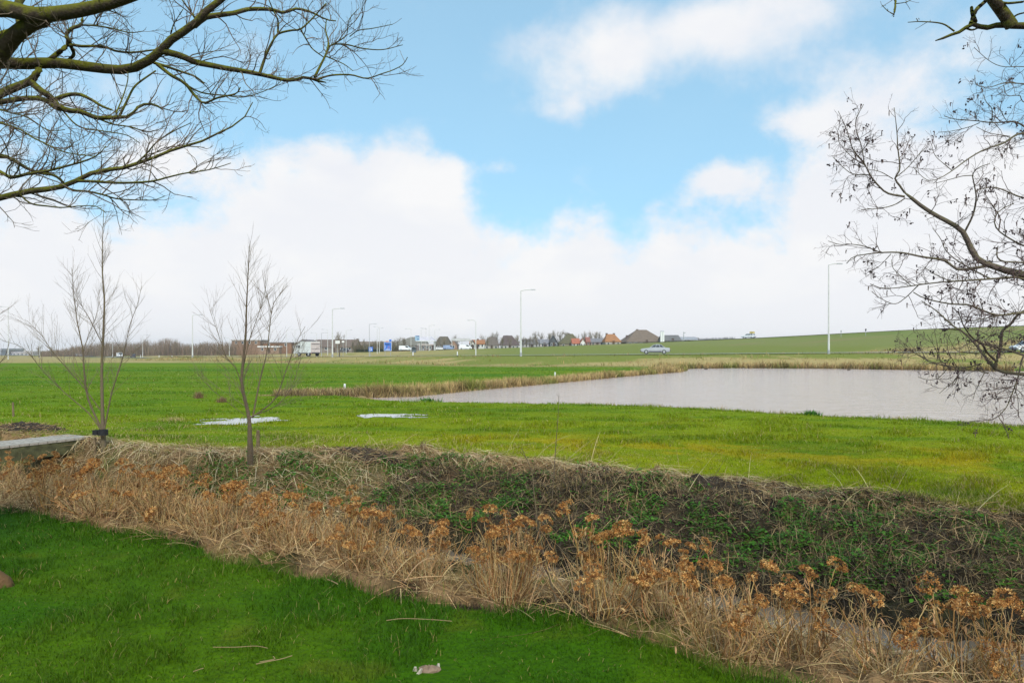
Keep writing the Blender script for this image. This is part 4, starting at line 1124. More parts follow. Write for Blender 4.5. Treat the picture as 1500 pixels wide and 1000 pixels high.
for P_, R_ in zip(OP[~big], OR_[~big]): tube_part('branch', P_[None], np.maximum(R_[None], 0.0025), 6, MBARK_L, oak, OB)
o1, s1 = sprout(OP[[4, 6, 7, 8]], OR_[[4, 6, 7, 8]], 26, (0.05, 0.2), 0.003, 0.0014, 6, (0.5, 1.1), 0.1, 0.2, (0.3, 1), rg)
tube_part('crown', o1, s1, 4, MTWIG, oak, OB, TWC)


# ---- young willows along the bank
def willow(base, d, stems, label, n1, n2, tie=None, seed=1, hmin=0.5):
    rgw = np.random.default_rng(seed)
    w = empty('willow_sapling', base, label, 'tree', 'young willows on the ditch bank')
    WP, WR = traced(stems, d, K=20, spread=0.45, seed=seed); WR = WR * 0.58; WR[0, :3] *= [1.5, 1.35, 1.15]
    WP[0, 0] = base + np.array([0, 0, -0.1])
    tube_part('trunk', WP[:1], np.maximum(WR[:1], 0.003), 10, MBARK_W, w, base)
    for P_, R_ in zip(WP[1:], WR[1:]): tube_part('limb', P_[None], np.maximum(R_[None], 0.0022), 8, MBARK_W, w, base)
    u1, v1 = sprout(WP, WR, n1, (0.35, 1.05), 0.0034, 0.0012, 7, (0.5, 0.85), 0.20, 0.06, (0.22, 1), rgw, 0.45)
    u2, v2 = sprout(u1, v1, n2, (0.12, 0.42), 0.0017, 0.0009, 5, (0.35, 0.65), 0.18, 0.06, (0.15, 1), rgw)
    g = Geo()
    for a, b, sd in ((u1, v1, 4), (u2, v2, 3)): tubes(g, a - base, b, sd, vary((0.19, 0.145, 0.10), len(a), 0.25, 0.06))
    g.build('crown', MTWIG, w)
    return w


b1 = P(152, 653, 12.7); b1[2] = Hs(b1[0], b1[1])
W1 = [([(152, 655), (150, 600), (149, 540), (151, 500), (152, 470), (153, 440), (150, 400), (150, 360), (152, 308)], 9, 0.9),
      ([(151, 632), (140, 610), (128, 580), (123, 540), (121, 510), (113, 470), (108, 430), (105, 392)], 5.5, 0.9), ([(148, 630), (130, 605), (95, 575), (65, 545), (40, 515), (25, 505), (3, 499)], 3.2, 0.7),
      ([(148, 602), (125, 570), (90, 530), (75, 512), (60, 490), (40, 470)], 2.6, 0.7), ([(153, 628), (160, 592), (165, 570), (178, 530), (185, 500), (192, 470), (200, 450), (208, 418)], 4, 0.7),
      ([(149, 502), (130, 465), (115, 440), (105, 420)], 2, 0.7), ([(122, 515), (130, 490), (140, 465), (146, 440)], 1.8, 0.7)]
willow(b1, 12.7, W1, 'young bare willow with several stems and a black tree tie beside the bridge end', 210, 800, seed=21)
b2 = P(367, 668, 11.4); b2[2] = Hs(b2[0], b2[1])
W2 = [([(367, 670), (366, 640), (365, 612), (360, 590), (354, 560), (357, 520), (360, 490), (361, 450), (363, 410), (365, 360)], 11, 0.9),
      ([(366, 612), (385, 600), (405, 580), (420, 540), (435, 500), (447, 478)], 4, 0.9), ([(370, 612), (380, 560), (390, 520), (395, 480), (398, 455), (403, 440), (422, 418)], 4.5, 0.9),
      ([(364, 606), (348, 545), (330, 520), (320, 490), (307, 453)], 2.8, 0.7), ([(356, 540), (365, 500), (375, 470), (385, 440), (392, 408)], 2.4, 0.7), ([(378, 607), (410, 590), (430, 560), (440, 528), (452, 512)], 2.4, 0.7),
      ([(397, 458), (393, 440), (388, 420), (384, 395)], 2, 0.7), ([(362, 610), (335, 590), (305, 565), (288, 545)], 1.4, 0.6)]
willow(b2, 11.4, W2, 'young bare willow on a single stem behind the orange brown hydrangeas', 160, 620, seed=22)
b3 = np.array([-12.3, 15.0, 0.0]); b3[2] = Hs(b3[0], b3[1])
W3 = [([(-70, 628), (-68, 580), (-66, 520), (-62, 450), (-60, 380)], 9, 1), ([(-68, 600), (-40, 560), (-10, 540), (8, 520), (14, 495)], 3.5, 0.8), ([(-67, 570), (-45, 520), (-20, 480), (5, 455)], 3, 0.8), ([(-68, 590), (-90, 540), (-105, 480), (-110, 430)], 3.5, 0.8)]
willow(b3, 15.0, W3, 'young bare willow just outside the left edge with only twig ends showing', 70, 200, seed=23)
# tree tie on the first willow
g = Geo(); an = np.linspace(0, 2 * pi, 17)[:-1]
def band(c, r, z0, z1): return [np.stack([c[0] + rr * np.cos(an), c[1] + rr * np.sin(an), np.full(16, z)], 1) for rr, z in ((r, z0), (r, z1), (r * 0.8, z1), (r * 0.8, z0), (r, z0))]
tp = P(151, 633, 12.7)
g.loft(band((0, 0), 0.085, -0.05, 0.05), (0.02,) * 3, cap=False); g.loft(band((-0.12, -0.02), 0.06, -0.045, 0.045), (0.02,) * 3, cap=False)
o = g.build('tree_tie', MBLACK, None); o.location = tp; tag(o, 'black rubber tie strapped round the stems of the left willow', 'tree tie')


# ---- stakes, bare shoots, posts
def post(name, base, h, r, mat, label, cat, group=None, lean=0.0, sides=8, cap=None):
    g = Geo(); g.cyl((0, 0, -0.15), (lean * h, 0, h * 0.96), r, r * 0.92, sides); g.cyl((lean * h, 0, h * 0.955), (lean * h, 0, h), r * 0.9, r * 0.55, sides)
    o = g.build(name, mat); o.location = base; return tag(o, label, cat, group)


def ground(px, row, d):
    p = P(px, row, d); p[2] = Hs(p[0], p[1]); return p


post('wooden_stake', ground(378, 655, 12.3), 0.38, 0.035, MSTAKE, 'short wooden stake standing just right of the single stem willow', 'stake')
post('wooden_stake', ground(149 - 10, 652, 12.8), 0.30, 0.028, MSTAKE, 'short stake beside the left willow at the end of the bridge', 'stake')
post('fence_stake', ground(20, 608, 20.3), 0.42, 0.03, MSTAKE, 'thin dark stake standing alone in the grass beyond the bridge', 'stake', lean=-0.06)
post('marker_post', ground(505, 568, 33.6), 0.44, 0.055, MWHITE, 'white post at the left end of the reed bank', 'marker post', 'white posts along the pond')
post('marker_post', ground(813, 546, 51.5), 0.50, 0.06, MWHITE, 'white post halfway along the reed bank by the pond', 'marker post', 'white posts along the pond')
for px, d, h, lab in ((605, 121, 0.8, 'white roadside post below the white van'), (670, 116, 0.8, 'thin pale roadside post left of the curved lamp post'), (206, 268, 1.2, 'small white roadside post right of the dark car at far left'),
                      (233, 243, 1.0, 'small white roadside post in front of the brown thicket'), (252, 228, 1.0, 'small white roadside post left of the tall lamp by the thicket')):
    post('roadside_post', ground(px, 0, d), h, 0.09, MWHITE, lab, 'roadside post', 'white roadside posts')
for px, d, lab in ((1232, 176, 'thin faint marker pole on the dike right of the tall lamp'), (1268, 172, 'dark marker pole with a small board on top of the dike')):
    b = ground(px, 0, d); r = empty('dike_marker', b, lab, 'marker pole', 'poles on the dike')
    g = Geo(); g.cyl((0, 0, -0.2), (0, 0, 1.75), 0.06, 0.05, 8); g.build('pole', MPOSTG, r)
    g = Geo(); g.box((0, -0.08, 1.5), (0.34, 0.05, 0.55), (0.1, 0.1, 0.1)); g.build('board', MPOSTG if px < 1240 else MBLACK, r)


def shoot(pathpx, d, label, n, seed):
    q = catmull(pathpx, 20); pts = np.stack([P(a, b, d) for a, b in q]); base = pts[0].copy(); base[2] = Hs(base[0], base[1]); pts[0] = base
    R = np.linspace(0.008, 0.0022, 20)[None]; r = empty('bare_shoot', base, label, 'plant')
    tube_part('stem', pts[None], R, 6, MBARK_W, r, base)
    u, v = sprout(pts[None], R, n, (0.04, 0.16), 0.003, 0.0015, 5, (0.4, 0.9), 0.2, 0.15, (0.2, 0.95), np.random.default_rng(seed))
    for a, b in zip(u, v): tube_part('side_twig', a[None], b[None], 4, MTWIG, r, base, (0.10, 0.055, 0.045))


shoot([(808, 742), (811, 700), (814, 655), (817, 615), (819, 574)], 9.2, 'tall thin bare shoot standing up from the far bank against the meadow', 7, 5)
shoot([(819, 893), (802, 834), (790, 780), (782, 720), (779, 690), (764, 656)], 4.7, 'thin dark bent shoot rising between the hydrangea clumps', 12, 6)

# ---- plank bridge
bdir = np.array([0.4704, 0.8824]); bE = np.array([-8.25, 13.35]); bL = 4.9; ang = math.atan2(bdir[1], bdir[0])
bz = -0.02; bc = bE - bdir * bL / 2
br = empty('plank_bridge', (bc[0], bc[1], bz), 'weathered grey plank footbridge over the ditch at the left edge', 'bridge', rz=ang)
for k in range(31):
    g = Geo(); u = -bL / 2 + (k + 0.5) * bL / 31
    g.box((0, 0, 0), (bL / 31 - 0.010, 0.80, 0.04)); o = g.build('plank', MWOOD, br); o.location = (u, 0.36 + random.uniform(-0.008, 0.008), -0.02 + random.uniform(-0.003, 0.003))
for yy in (0.02, 0.70):
    g = Geo(); g.box((0, yy, -0.165), (bL, 0.09, 0.245)); g.build('beam', MWOODG, br)
for u in (-0.9, 0.9):
    for yy in (0.12, 0.62):
        g = Geo(); g.cyl((u, yy, -1.2), (u, yy, -0.29), 0.06, 0.06, 10); g.build('pile', MWOODG, br)

# ---- dead tufts, brush pile, soil heap, shore plants, stone, lawn twigs
def tuft(px, row, d, label, n=260, h=0.28, cols=((0.33, 0.21, 0.11), (0.2, 0.12, 0.07)), name='dead_tuft', cat='grass tuft', group=None, mat=None, spread=0.13, w=0.012):
    b = ground(px, row, d); g = Geo(); q = RNG.normal(0, spread, (n, 2)); B = np.column_stack([q, np.zeros(n)])
    B[:, 2] = Hfn(q[:, 0] + b[0], q[:, 1] + b[1]) - b[2] - 0.01
    c = vary(np.array(cols)[RNG.integers(0, len(cols), n)], n, 0.25)
    blades(g, B, h * RNG.uniform(0.4, 1.1, n), np.full(n, w), RNG.uniform(0.1, 1.0, n), c)
    o = g.build(name, mat or MDRY); o.location = b; return tag(o, label, cat, group)


DT = 'brown dead tufts in the meadow'
tuft(291, 578, 29.5, 'upright brown dead tuft in the meadow, farthest of the three left of the willow', h=0.42, group=DT, spread=0.08, w=0.012)
tuft(325, 588, 27, 'brown dead tuft in the meadow just left of the single stem willow', h=0.32, group=DT, spread=0.09, w=0.012)
tuft(252, 618, 18.8, 'low straw coloured tuft in the meadow nearest the bank', h=0.16, group=DT, spread=0.16, w=0.012, cols=((0.45, 0.34, 0.16),))
GRN = ((0.06, 0.20, 0.015), (0.04, 0.14, 0.01))
tuft(632, 589, 29.2, 'dark green leafy plant at the near tip of the pond', h=0.30, cols=GRN, name='shore_plant', cat='plant', mat=MGRASS, spread=0.25, w=0.05)
tuft(1188, 611, 22.2, 'bright green leafy plant on the near pond shore', h=0.26, cols=GRN, name='shore_plant', cat='plant', mat=MGRASS, spread=0.12, w=0.045)
tuft(602, 594, 27.5, 'pale dead weed stalks near the pond tip', h=0.22, cols=((0.5, 0.5, 0.42), (0.16, 0.2, 0.08)), name='dead_weed', cat='plant', spread=0.22, w=0.012, n=150)


def heap(name, pts, rad, n, cols, mat, label, cat, L=(0.1, 0.4), w=0.006, core=None):
    """a low mound with sticks or clods on it"""
    c = np.mean(pts, 0); base = np.array([c[0], c[1], Hs(c[0], c[1])]); g = Geo()
    ang_ = np.linspace(0, 2 * pi, 41)[:-1]; ring = np.linspace(0, 1, 9)
    ax = np.array(pts[1]) - np.array(pts[0]); la = np.linalg.norm(ax) / 2 + rad; ax = ax / np.linalg.norm(ax); pr = np.array([-ax[1], ax[0]])
    V = []
    for rr in ring:
        for a in ang_:
            xy = c + ax * cos(a) * rr * la + pr * sin(a) * rr * rad
            z = Hs(xy[0], xy[1]); hgt = core * (1 - rr ** 2) * (0.5 + 1.0 * float(fbm(np.array([xy[0] * 6]), np.array([xy[1] * 6]), 7)[0])) - 0.02 * rr
            V.append([xy[0] - base[0], xy[1] - base[1], z + hgt - base[2]])
    q = [[i * 40 + j, (i + 1) * 40 + j, (i + 1) * 40 + (j + 1) % 40, i * 40 + (j + 1) % 40] for i in range(8) for j in range(40)]
    g.add(V, q, c=cols[0])
    root = empty(name, base, label, cat); g.build('mound', mat, root)
    g = Geo(); th = RNG.uniform(0, 2 * pi, n); rr = np.sqrt(RNG.uniform(0, 1, n)); X = c + np.outer(np.cos(th) * rr * la, ax) + np.outer(np.sin(th) * rr * rad, pr)
    Z = Hfn(X[:, 0], X[:, 1]) + core * (1 - rr ** 2) * 0.9
    az = RNG.uniform(0, 2 * pi, n); el = RNG.uniform(-0.15, 0.4, n); d = np.stack([np.cos(az) * np.cos(el), np.sin(az) * np.cos(el), np.sin(el)], 1)
    u = np.linspace(-0.5, 0.5, 5); ln = RNG.uniform(L[0], L[1], n)
    Pt = np.column_stack([X, Z])[:, None] + d[:, None] * (ln[:, None] * u[None])[:, :, None]; Pt += RNG.normal(0, 0.012, Pt.shape); Pt -= base
    tubes(g, Pt, np.full((n, 5), 1.0) * RNG.uniform(0.4, 1, n)[:, None] * w, 4, vary(np.array(cols)[RNG.integers(0, len(cols), n)], n, 0.3)); g.build('sticks', MDRY, root)


def gxy(px, d): return np.array([(px - 750) / 1000 * d, d])


heap('brush_pile', (gxy(15, 16.6), gxy(62, 15.8)), 0.55, 420, (STRAW2, (0.12, 0.085, 0.06), STRAW, (0.075, 0.06, 0.05)), MSOIL, 'pile of cut brush and straw lying beyond the bridge', 'brush pile', core=0.16, w=0.009)
heap('soil_heap', (gxy(1005, 9.55), gxy(1120, 8.95)), 0.2, 120, ((0.1, 0.075, 0.05), STRAW2), MSOIL, 'low heap of dug dark soil on the rim of the far bank', 'soil heap', core=0.10, w=0.003)
heap('stalk_heap', (gxy(490, 11.9), gxy(590, 11.35)), 0.3, 520, (STRAW2, (0.14, 0.10, 0.07), (0.09, 0.07, 0.055), STRAW), MSOIL, 'tangled heap of cut stalks on the bank rim right of the willow', 'brush pile', core=0.12, w=0.004, L=(0.1, 0.5))
sb = ground(628, 982, 3.62)
g = Geo(); rings = []
for k, (rr, z) in enumerate(((0.042, -0.02), (0.046, 0.006), (0.036, 0.016), (0.016, 0.024))):
    rings.append([[1.25 * rr * cos(a) * (1 + 0.18 * sin(3 * a + k)), 0.7 * rr * sin(a) * (1 + 0.2 * cos(2 * a)), z + 0.006 * sin(5 * a)] for a in an])
g.loft(rings, (0.5,) * 3); r = empty('stone', sb, 'pale pinkish stone half buried in the lawn at the bottom', 'stone'); g.build('lump', MSTONE, r)
for k, (dx, dy) in enumerate(((-0.072, 0.0), (-0.045, -0.025), (0.045, 0.03))):
    g = Geo(); g.frustum(-0.016, 0.014, -0.010, 0.009, -0.01, -0.004, 0.007, -0.005, 0.004, 0.024); o = g.build('chip', MCHIP, r); o.location = (dx, dy, 0); o.rotation_euler = (0.3, 0.2 * k, 1.0 * k)
for pts, wd, lab in (([(566, 911), (590, 908), (630, 910), (662, 913)], 0.0022, 'long pale curved twig lying on the lawn above the stone'), ([(312, 953), (345, 953), (375, 951), (392, 954)], 0.0018, 'thin brown twig lying in the lawn left of centre'),
                     ([(375, 977), (395, 973), (412, 970), (428, 965)], 0.0022, 'short straight twig on the lawn near the bottom'), ([(480, 850), (487, 853), (495, 857)], 0.004, 'short thick twig at the lawn edge below the hydrangeas'), ([(283, 989), (298, 984)], 0.002, 'tiny pale twig on the lawn at the bottom left'),
                     ([(400, 966), (402, 970), (380, 974)], 0.002, 'hair thin twig touching the short straight one')):
    q = catmull(pts, 12); W3_ = np.stack([P(a, b, EYE / ((b - YH) / 1000) * 0.985) for a, b in q]); W3_[:, 2] = Hfn(W3_[:, 0], W3_[:, 1]) + 0.04
    base = W3_[6].copy(); g = Geo(); tubes(g, (W3_ - base)[None], np.full((1, 12), wd), 6, np.array([[0.34, 0.235, 0.12]])); o = g.build('fallen_twig', MDRY); o.location = base; tag(o, lab, 'twig', 'twigs on the lawn')


# ------------------------------------------------------------------ hydrangeas
def head_mesh(k, n=70):
    g = Geo(); rgh = np.random.default_rng(40 + k); R = 0.052
    z = rgh.uniform(-0.25, 1, n); a = rgh.uniform(0, 2 * pi, n); rr = np.sqrt(np.maximum(0, 1 - z * z))
    nrm = np.stack([rr * np.cos(a), rr * np.sin(a), z], 1); c0 = nrm * np.array([1, 1, 0.62]) * R * rgh.uniform(0.75, 1.08, (n, 1))
    nrm = nrm + rgh.normal(0, 0.45, (n, 3)); nrm /= np.linalg.norm(nrm, axis=1, keepdims=True)
    t1 = np.cross(nrm, rgh.normal(0, 1, (n, 3))); t1 /= np.linalg.norm(t1, axis=1, keepdims=True); t2 = np.cross(nrm, t1); s = rgh.uniform(0.008, 0.0135, (n, 1))
    base = np.array([(0.55, 0.255, 0.075), (0.38, 0.165, 0.048), (0.70, 0.415, 0.155), (0.20, 0.085, 0.034)])[rgh.integers(0, 4, n)] * rgh.uniform(0.75, 1.2, (n, 1))
    V = []; C = []; q = []
    for sg in range(4):      # four papery petals, curled up
        e1, e2 = [(t1, t2), (t2, -t1), (-t1, -t2), (-t2, t1)][sg]
        v = np.stack([c0, c0 + (e1 * 0.9 + e2 * 0.3) * s + nrm * s * 0.25, c0 + (e1 + e2) * 0.85 * s + nrm * s * 0.65, c0 + (e2 * 0.9 + e1 * 0.3) * s + nrm * s * 0.25], 1)
        o = len(V) * n * 4; V.append(v.reshape(-1, 3)); C.append(np.repeat(base, 4, 0)); q.append(np.arange(n * 4).reshape(n, 4) + o)
    g.add(np.vstack(V), np.vstack(q), c=np.vstack(C))
    return g.mesh('flower_head', MPETAL)


HEADS = [head_mesh(k, [70, 55, 85, 45][k]) for k in range(4)]


def hydrangea_proto(k, n_st, nh, rad, H):
    rgh = np.random.default_rng(60 + k); root = empty('hydrangea_shrub', (0, 0, -50), 'x', 'shrub')
    a = rgh.uniform(0, 2 * pi, n_st); r = np.sqrt(rgh.uniform(0, 1, n_st))
    B = np.stack([np.cos(a) * r * rad * 0.42, np.sin(a) * r * rad * 0.42, np.full(n_st, -0.04)], 1)
    top = np.stack([np.cos(a) * r * rad + rgh.normal(0, 0.085, n_st), np.sin(a) * r * rad * 1.2 + rgh.normal(0, 0.085, n_st), H * (1.0 - 0.38 * r ** 2) * rgh.uniform(0.50, 1.06, n_st)], 1)
    u = np.linspace(0, 1, 7)[None, :, None]
    Pt = B[:, None] * (1 - u) + top[:, None] * u + rgh.normal(0, 0.008, (n_st, 7, 3)) * np.array([0, 1, 1, 1, 1, 1, 0.3])[None, :, None]
    Pt[:, :, :2] += (np.stack([np.cos(a), np.sin(a)], 1) * (0.04 * r)[:, None])[:, None] * np.sin(u * pi)
    g = Geo(); tubes(g, Pt, np.linspace(0.0036, 0.0019, 7)[None] * rgh.uniform(0.7, 1.25, (n_st, 1)), 5, vary(np.array([(0.42, 0.225, 0.08), (0.20, 0.105, 0.04), (0.56, 0.36, 0.17)])[rgh.integers(0, 3, n_st)], n_st, 0.3))
    s, rr = sprout(Pt, np.full((n_st, 7), 0.004), int(n_st * [2.6, 3.0, 4.2, 3.6, 5.2][k]), (0.06, 0.28), 0.0023, 0.0011, 6, (0.3, 1.15), 0.14, 0.30, (0.25, 0.95), rgh)
    tubes(g, s, rr, 4, vary((0.47, 0.295, 0.13), len(s), 0.35)); g.build('stems', MDRY, root)
    # curled dead leaves and thin dry stalks between the stems
    g = Geo(); n = 150; i = rgh.integers(0, len(s), n); p = s[i, rgh.integers(1, 5, n)]; az = rgh.uniform(0, 2 * pi, n)
    d = np.stack([np.cos(az), np.sin(az), rgh.uniform(-1.2, 0.4, n)], 1); d /= np.linalg.norm(d, axis=1, keepdims=True); wd = np.stack([-np.sin(az), np.cos(az), rgh.normal(0, 0.4, n)], 1)
    L = rgh.uniform(0.015, 0.038, n); uu = np.array([0, 0.4, 0.8, 1.0]); Pl = p[:, None] + d[:, None] * (L[:, None] * uu[None])[:, :, None]; Pl[:, :, 2] -= L[:, None] * 0.5 * uu[None] ** 2
    strands(g, Pl, L[:, None] * np.array([0.1, 0.30, 0.26, 0.03])[None], wd, vary((0.38, 0.225, 0.105), n, 0.4))
    n = [110, 40, 70, 15, 200][k]; az = rgh.uniform(0, 2 * pi, n); r0 = rad * 0.8 * np.sqrt(rgh.uniform(0, 1, n)); B2 = np.stack([np.cos(az) * r0, np.sin(az) * r0, np.full(n, -0.03)], 1)
    blades(g, B2, H * rgh.uniform(0.3, 0.95, n), np.full(n, 0.0030), rgh.uniform(0.1, 0.8, n), vary((0.62, 0.44, 0.22), n, 0.3), K=4)
    g.build('dead_leaves', MDRY, root)
    order = np.argsort(-top[:, 2])
    pick = np.concatenate([order[:nh // 2], rgh.choice(order[nh // 2:], nh - nh // 2, replace=False)])
    for j in pick:
        o = link_mesh('flower_head', HEADS[int(rgh.integers(0, 4))], root); sc = rgh.uniform(0.6, 1.2)
        o.location = top[j] + [0, 0, 0.0]; o.scale = (sc, sc, sc * rgh.uniform(0.7, 1.1)); o.rotation_euler = (rgh.normal(0, 0.45), rgh.normal(0, 0.45), rgh.uniform(0, 6))
    return root


PROTO = [hydrangea_proto(0, 66, 27, 0.25, 0.66), hydrangea_proto(1, 44, 18, 0.23, 0.60), hydrangea_proto(2, 52, 14, 0.28, 0.55), hydrangea_proto(3, 34, 7, 0.26, 0.50), hydrangea_proto(4, 60, 11, 0.30, 0.44)]
SH = []   # t, s, proto, scale, label
def at_px(px, row):
    d = EYE / ((row - YH) / 1000); return ts((px - 750) / 1000 * d, d)


for px, row, pr, sc, lab in (
        (722, 880, 0, 1.0, 'tall dried hydrangea crowned with many orange heads at the centre of the lawn edge'),
        (862, 912, 1, 1.08, 'dried hydrangea clump right of the thin dark bent shoot'),
        (1050, 962, 2, 1.05, 'sparse dried hydrangea left of the flat cluster of orange heads'),
        (1165, 955, 1, 0.95, 'dried hydrangea with a flat cluster of orange heads before the ditch water'),
        (1300, 1000, 3, 0.92, 'low dried hydrangea of pale arching stems with few heads at the lower right'),
        (1425, 985, 1, 1.0, 'dried hydrangea with scattered heads, rightmost in the row'),
        (960, 925, 3, 0.95, 'small dried hydrangea with few heads right of the centre clumps'),
        (600, 845, 2, 0.90, 'thin dried hydrangea just left of the tall centre clump'),
        (500, 830, 1, 0.95, 'dried hydrangea with orange heads where the lawn edge juts out'),
        (395, 805, 2, 1.0, 'pale dried hydrangea clump below the single stem willow'),
        (300, 785, 4, 1.15, 'bushy dried hydrangea with almost no heads left of the willow stem'),
        (215, 770, 2, 1.0, 'dried hydrangea with brown heads in the left part of the row'),
        (130, 760, 4, 1.2, 'bushy tangle of dried hydrangea stems below the bridge end'),
        (50, 750, 1, 0.95, 'dried hydrangea with orange heads in front of the bridge')):
    t, s = at_px(px, row); SH.append((t, s + 0.16, pr, sc, lab))
back = 'dried hydrangea of the second row, half hidden behind the front clumps by the ditch'
for k, t in enumerate(np.arange(-9.6, -1.3, 0.60)):
    SH.append((t + 0.15 * sin(k * 2.1), 0.78 + 0.16 * cos(k * 1.7), [4, 1, 4, 2, 3][k % 5], 0.95 + 0.1 * sin(k * 3.3), back))
for k, (t, s_, pr) in enumerate(((-0.4, 0.7, 3), (0.75, 0.65, 3), (2.75, 0.55, 3), (-10.4, 0.25, 4), (-9.6, 0.2, 1), (-8.9, 0.3, 2))):
    SH.append((t, s_, pr, 0.95, back if k < 3 else 'dried hydrangea in the front row beyond the left edge'))
for k, (t, s, pr, sc, lab) in enumerate(SH):
    x, y = ts2xy(t, s); o = copy_tree(PROTO[pr]); o.location = (x, y, Hs(x, y)); o.rotation_euler = (0, 0, 1.7 * k); o.scale = (sc,) * 3
    tag(o, lab, 'shrub', 'dried hydrangeas along the lawn edge')
for o in PROTO:
    for c in kids(o): bpy.data.objects.remove(c)
    bpy.data.objects.remove(o)


# ------------------------------------------------------------------ street lamps
LG = 'lamp posts along the roads'


def lamp(px, top, d, side, label, arm=1.6, r=0.11, curved=False, mat=None):
    b = ground(px, 0, d); h = P(px, top, d)[2] - b[2]; root = empty('street_lamp', b, label, 'street lamp', LG); m = mat or MPOST
    g = Geo(); g.cyl((0, 0, -0.2), (0, 0, h * 0.22), r, r * 0.85, 10); g.cyl((0, 0, h * 0.22), (0, 0, h), r * 0.72, r * 0.5, 10); g.build('pole', m, root)
    if d < 160: g = Geo(); g.cyl((0, 0, -0.1), (0, 0, 0.55), r * 1.15, r * 1.1, 10); g.build('base_sleeve', MPOSTG, root)
    g = Geo(); pts = [(0, 0, h - 0.02), (side * arm * 0.25, 0, h + (0.35 if curved else 0.10)), (side * arm * 0.6, 0, h + (0.45 if curved else 0.16)), (side * arm, 0, h + (0.35 if curved else 0.18))]
    pk = catmull(pts, 10)[None]; tubes(g, pk, np.full((1, 10), r * 0.42), 8, np.array([[0.5] * 3])); g.build('arm', m, root, True)
    g = Geo(); e = pk[0, -1]; g.frustum(e[0] - 0.4, e[0] + 0.4, -0.16, 0.16, e[2] - 0.08, e[0] - 0.32, e[0] + 0.32, -0.10, 0.10, e[2] + 0.07); g.build('lamp_head', MPOSTG, root)


lamp(1214, 388, 94.2, 1, 'tallest looking lamp post, behind the pond at the right', 1.5, 0.15)
lamp(763, 426, 101.8, 1, 'tall lamp post at the road near the centre', 1.8, 0.16)
lamp(487, 453, 124, 1, 'tall lamp post right of the white truck', 1.8, 0.15)
lamp(282, 462, 150, 1, 'tall lamp post in front of the brown thicket', 1.9, 0.16)
lamp(697, 471, 188, -1, 'lamp post with an arm curving left beside the orange roofed house', 2.0, 0.17, True)
for px, top, d, sd, lab in ((541, 475, 212, 1, 'lamp post with a long arm left of the blue arrow sign'), (209, 491, 280, 1, 'lamp post right of the dark car at far left'), (336, 495, 285, -1, 'small lamp post at the right end of the brown thicket'),
                            (420, 483, 240, 1, 'faint lamp post left of the white truck, nearest the brick building'), (432, 483, 232, 1, 'faint lamp post directly behind the front of the white truck'), (464, 488, 252, -1, 'faint lamp post above the back of the white truck'),
                            (471, 488, 255, 1, 'short lamp post in front of the grey barn roof'), (480, 483, 258, -1, 'thin lamp post just left of the tall lamp by the truck'), (507, 484, 262, 1, 'thin lamp post above the dark car'),
                            (552.5, 481, 258, 1, 'pale lamp post between the two blue signs'), (555.6, 479, 262, -1, 'thin lamp post standing close to the one between the blue signs'), (602, 482, 260, -1, 'lamp post over the white van'),
                            (617, 482, 288, 1, 'lamp post at the left column of the fuel canopy'), (624, 481, 290, -1, 'lamp post in the middle of the fuel canopy'), (628.5, 477, 262, 1, 'taller lamp post in front of the fuel canopy'),
                            (637, 483, 290, 1, 'lamp post at the right end of the fuel canopy'), (12, 450, 172, -1, 'tall faint lamp post at the far left edge'), (58, 503, 300, 1, 'small lamp post by the pale far left buildings'), (165, 503, 310, -1, 'small lamp post behind the left willow')):
    lamp(px, top, d, sd, lab, 1.9, 0.13, mat=MPOST if px not in (541, 471) else MPOSTG)


# ------------------------------------------------------------------ signs
def plate_sign(name, px, r0, r1, w, d, label, cat, mat, posts=2, border=MWHITE):
    b = ground(px, 0, d); z1 = P(px, r0, d)[2] - b[2]; z0 = P(px, r1, d)[2] - b[2]; root = empty(name, b, label, cat)
    g = Geo(); g.box((0, 0, (z0 + z1) / 2), (w, 0.06, z1 - z0)); g.build('board', border, root)
    g = Geo(); g.box((0, -0.045, (z0 + z1) / 2), (w * 0.93, 0.03, (z1 - z0) * 0.93)); g.build('panel', mat, root)
    for k in range(posts):
        x = 0 if posts == 1 else (-0.36 + 0.72 * k / (posts - 1)) * w
        g = Geo(); g.cyl((x, 0.09, -0.2), (x, 0.09, z1 * 0.97), 0.07, 0.07, 8); g.build('post', MPOSTG, root)
    return root, z0, z1


MDBLUE = flat_mat('deep_sign_blue', (0.02, 0.08, 0.30), 0.5); MRED = flat_mat('sign_red', (0.45, 0.07, 0.06), 0.5); MORANGE = flat_mat('sign_orange', (0.5, 0.22, 0.15), 0.5)
root, z0, z1 = plate_sign('direction_sign', 568, 501, 513.7, 2.5, 222, 'large blue direction sign on two posts in front of the hedge', 'road sign', MBLUE)
g = Geo(); hh = z1 - z0
g.box((-0.15, -0.07, z1 - hh * 0.24), (1.5, 0.02, hh * 0.2)); g.build('upper_field', MDBLUE, root)
g = Geo(); g.box((0.25, -0.07, z0 + hh * 0.38), (0.9, 0.02, 0.14)); g.box((0.35, -0.07, z0 + hh * 0.50), (0.5, 0.02, 0.12)); g.build('orange_field', MORANGE, root)
g = Geo(); g.box((0, -0.07, z0 + hh * 0.10), (1.5, 0.02, 0.10)); g.box((0.1, -0.07, z0 + hh * 0.22), (1.2, 0.02, 0.08)); g.box((-0.85, -0.07, z0 + hh * 0.45), (0.1, 0.02, hh * 0.4)); g.build('white_lines', MWHITE, root)
g = Geo(); g.box((-0.2, -0.03, z1 + 0.18), (0.8, 0.05, 0.3)); g.build('red_plate', MRED, root)
g = Geo(); g.box((0.85, -0.03, z1 + 0.5), (0.75, 0.05, 0.75)); g.build('top_plate', MBLUE, root)
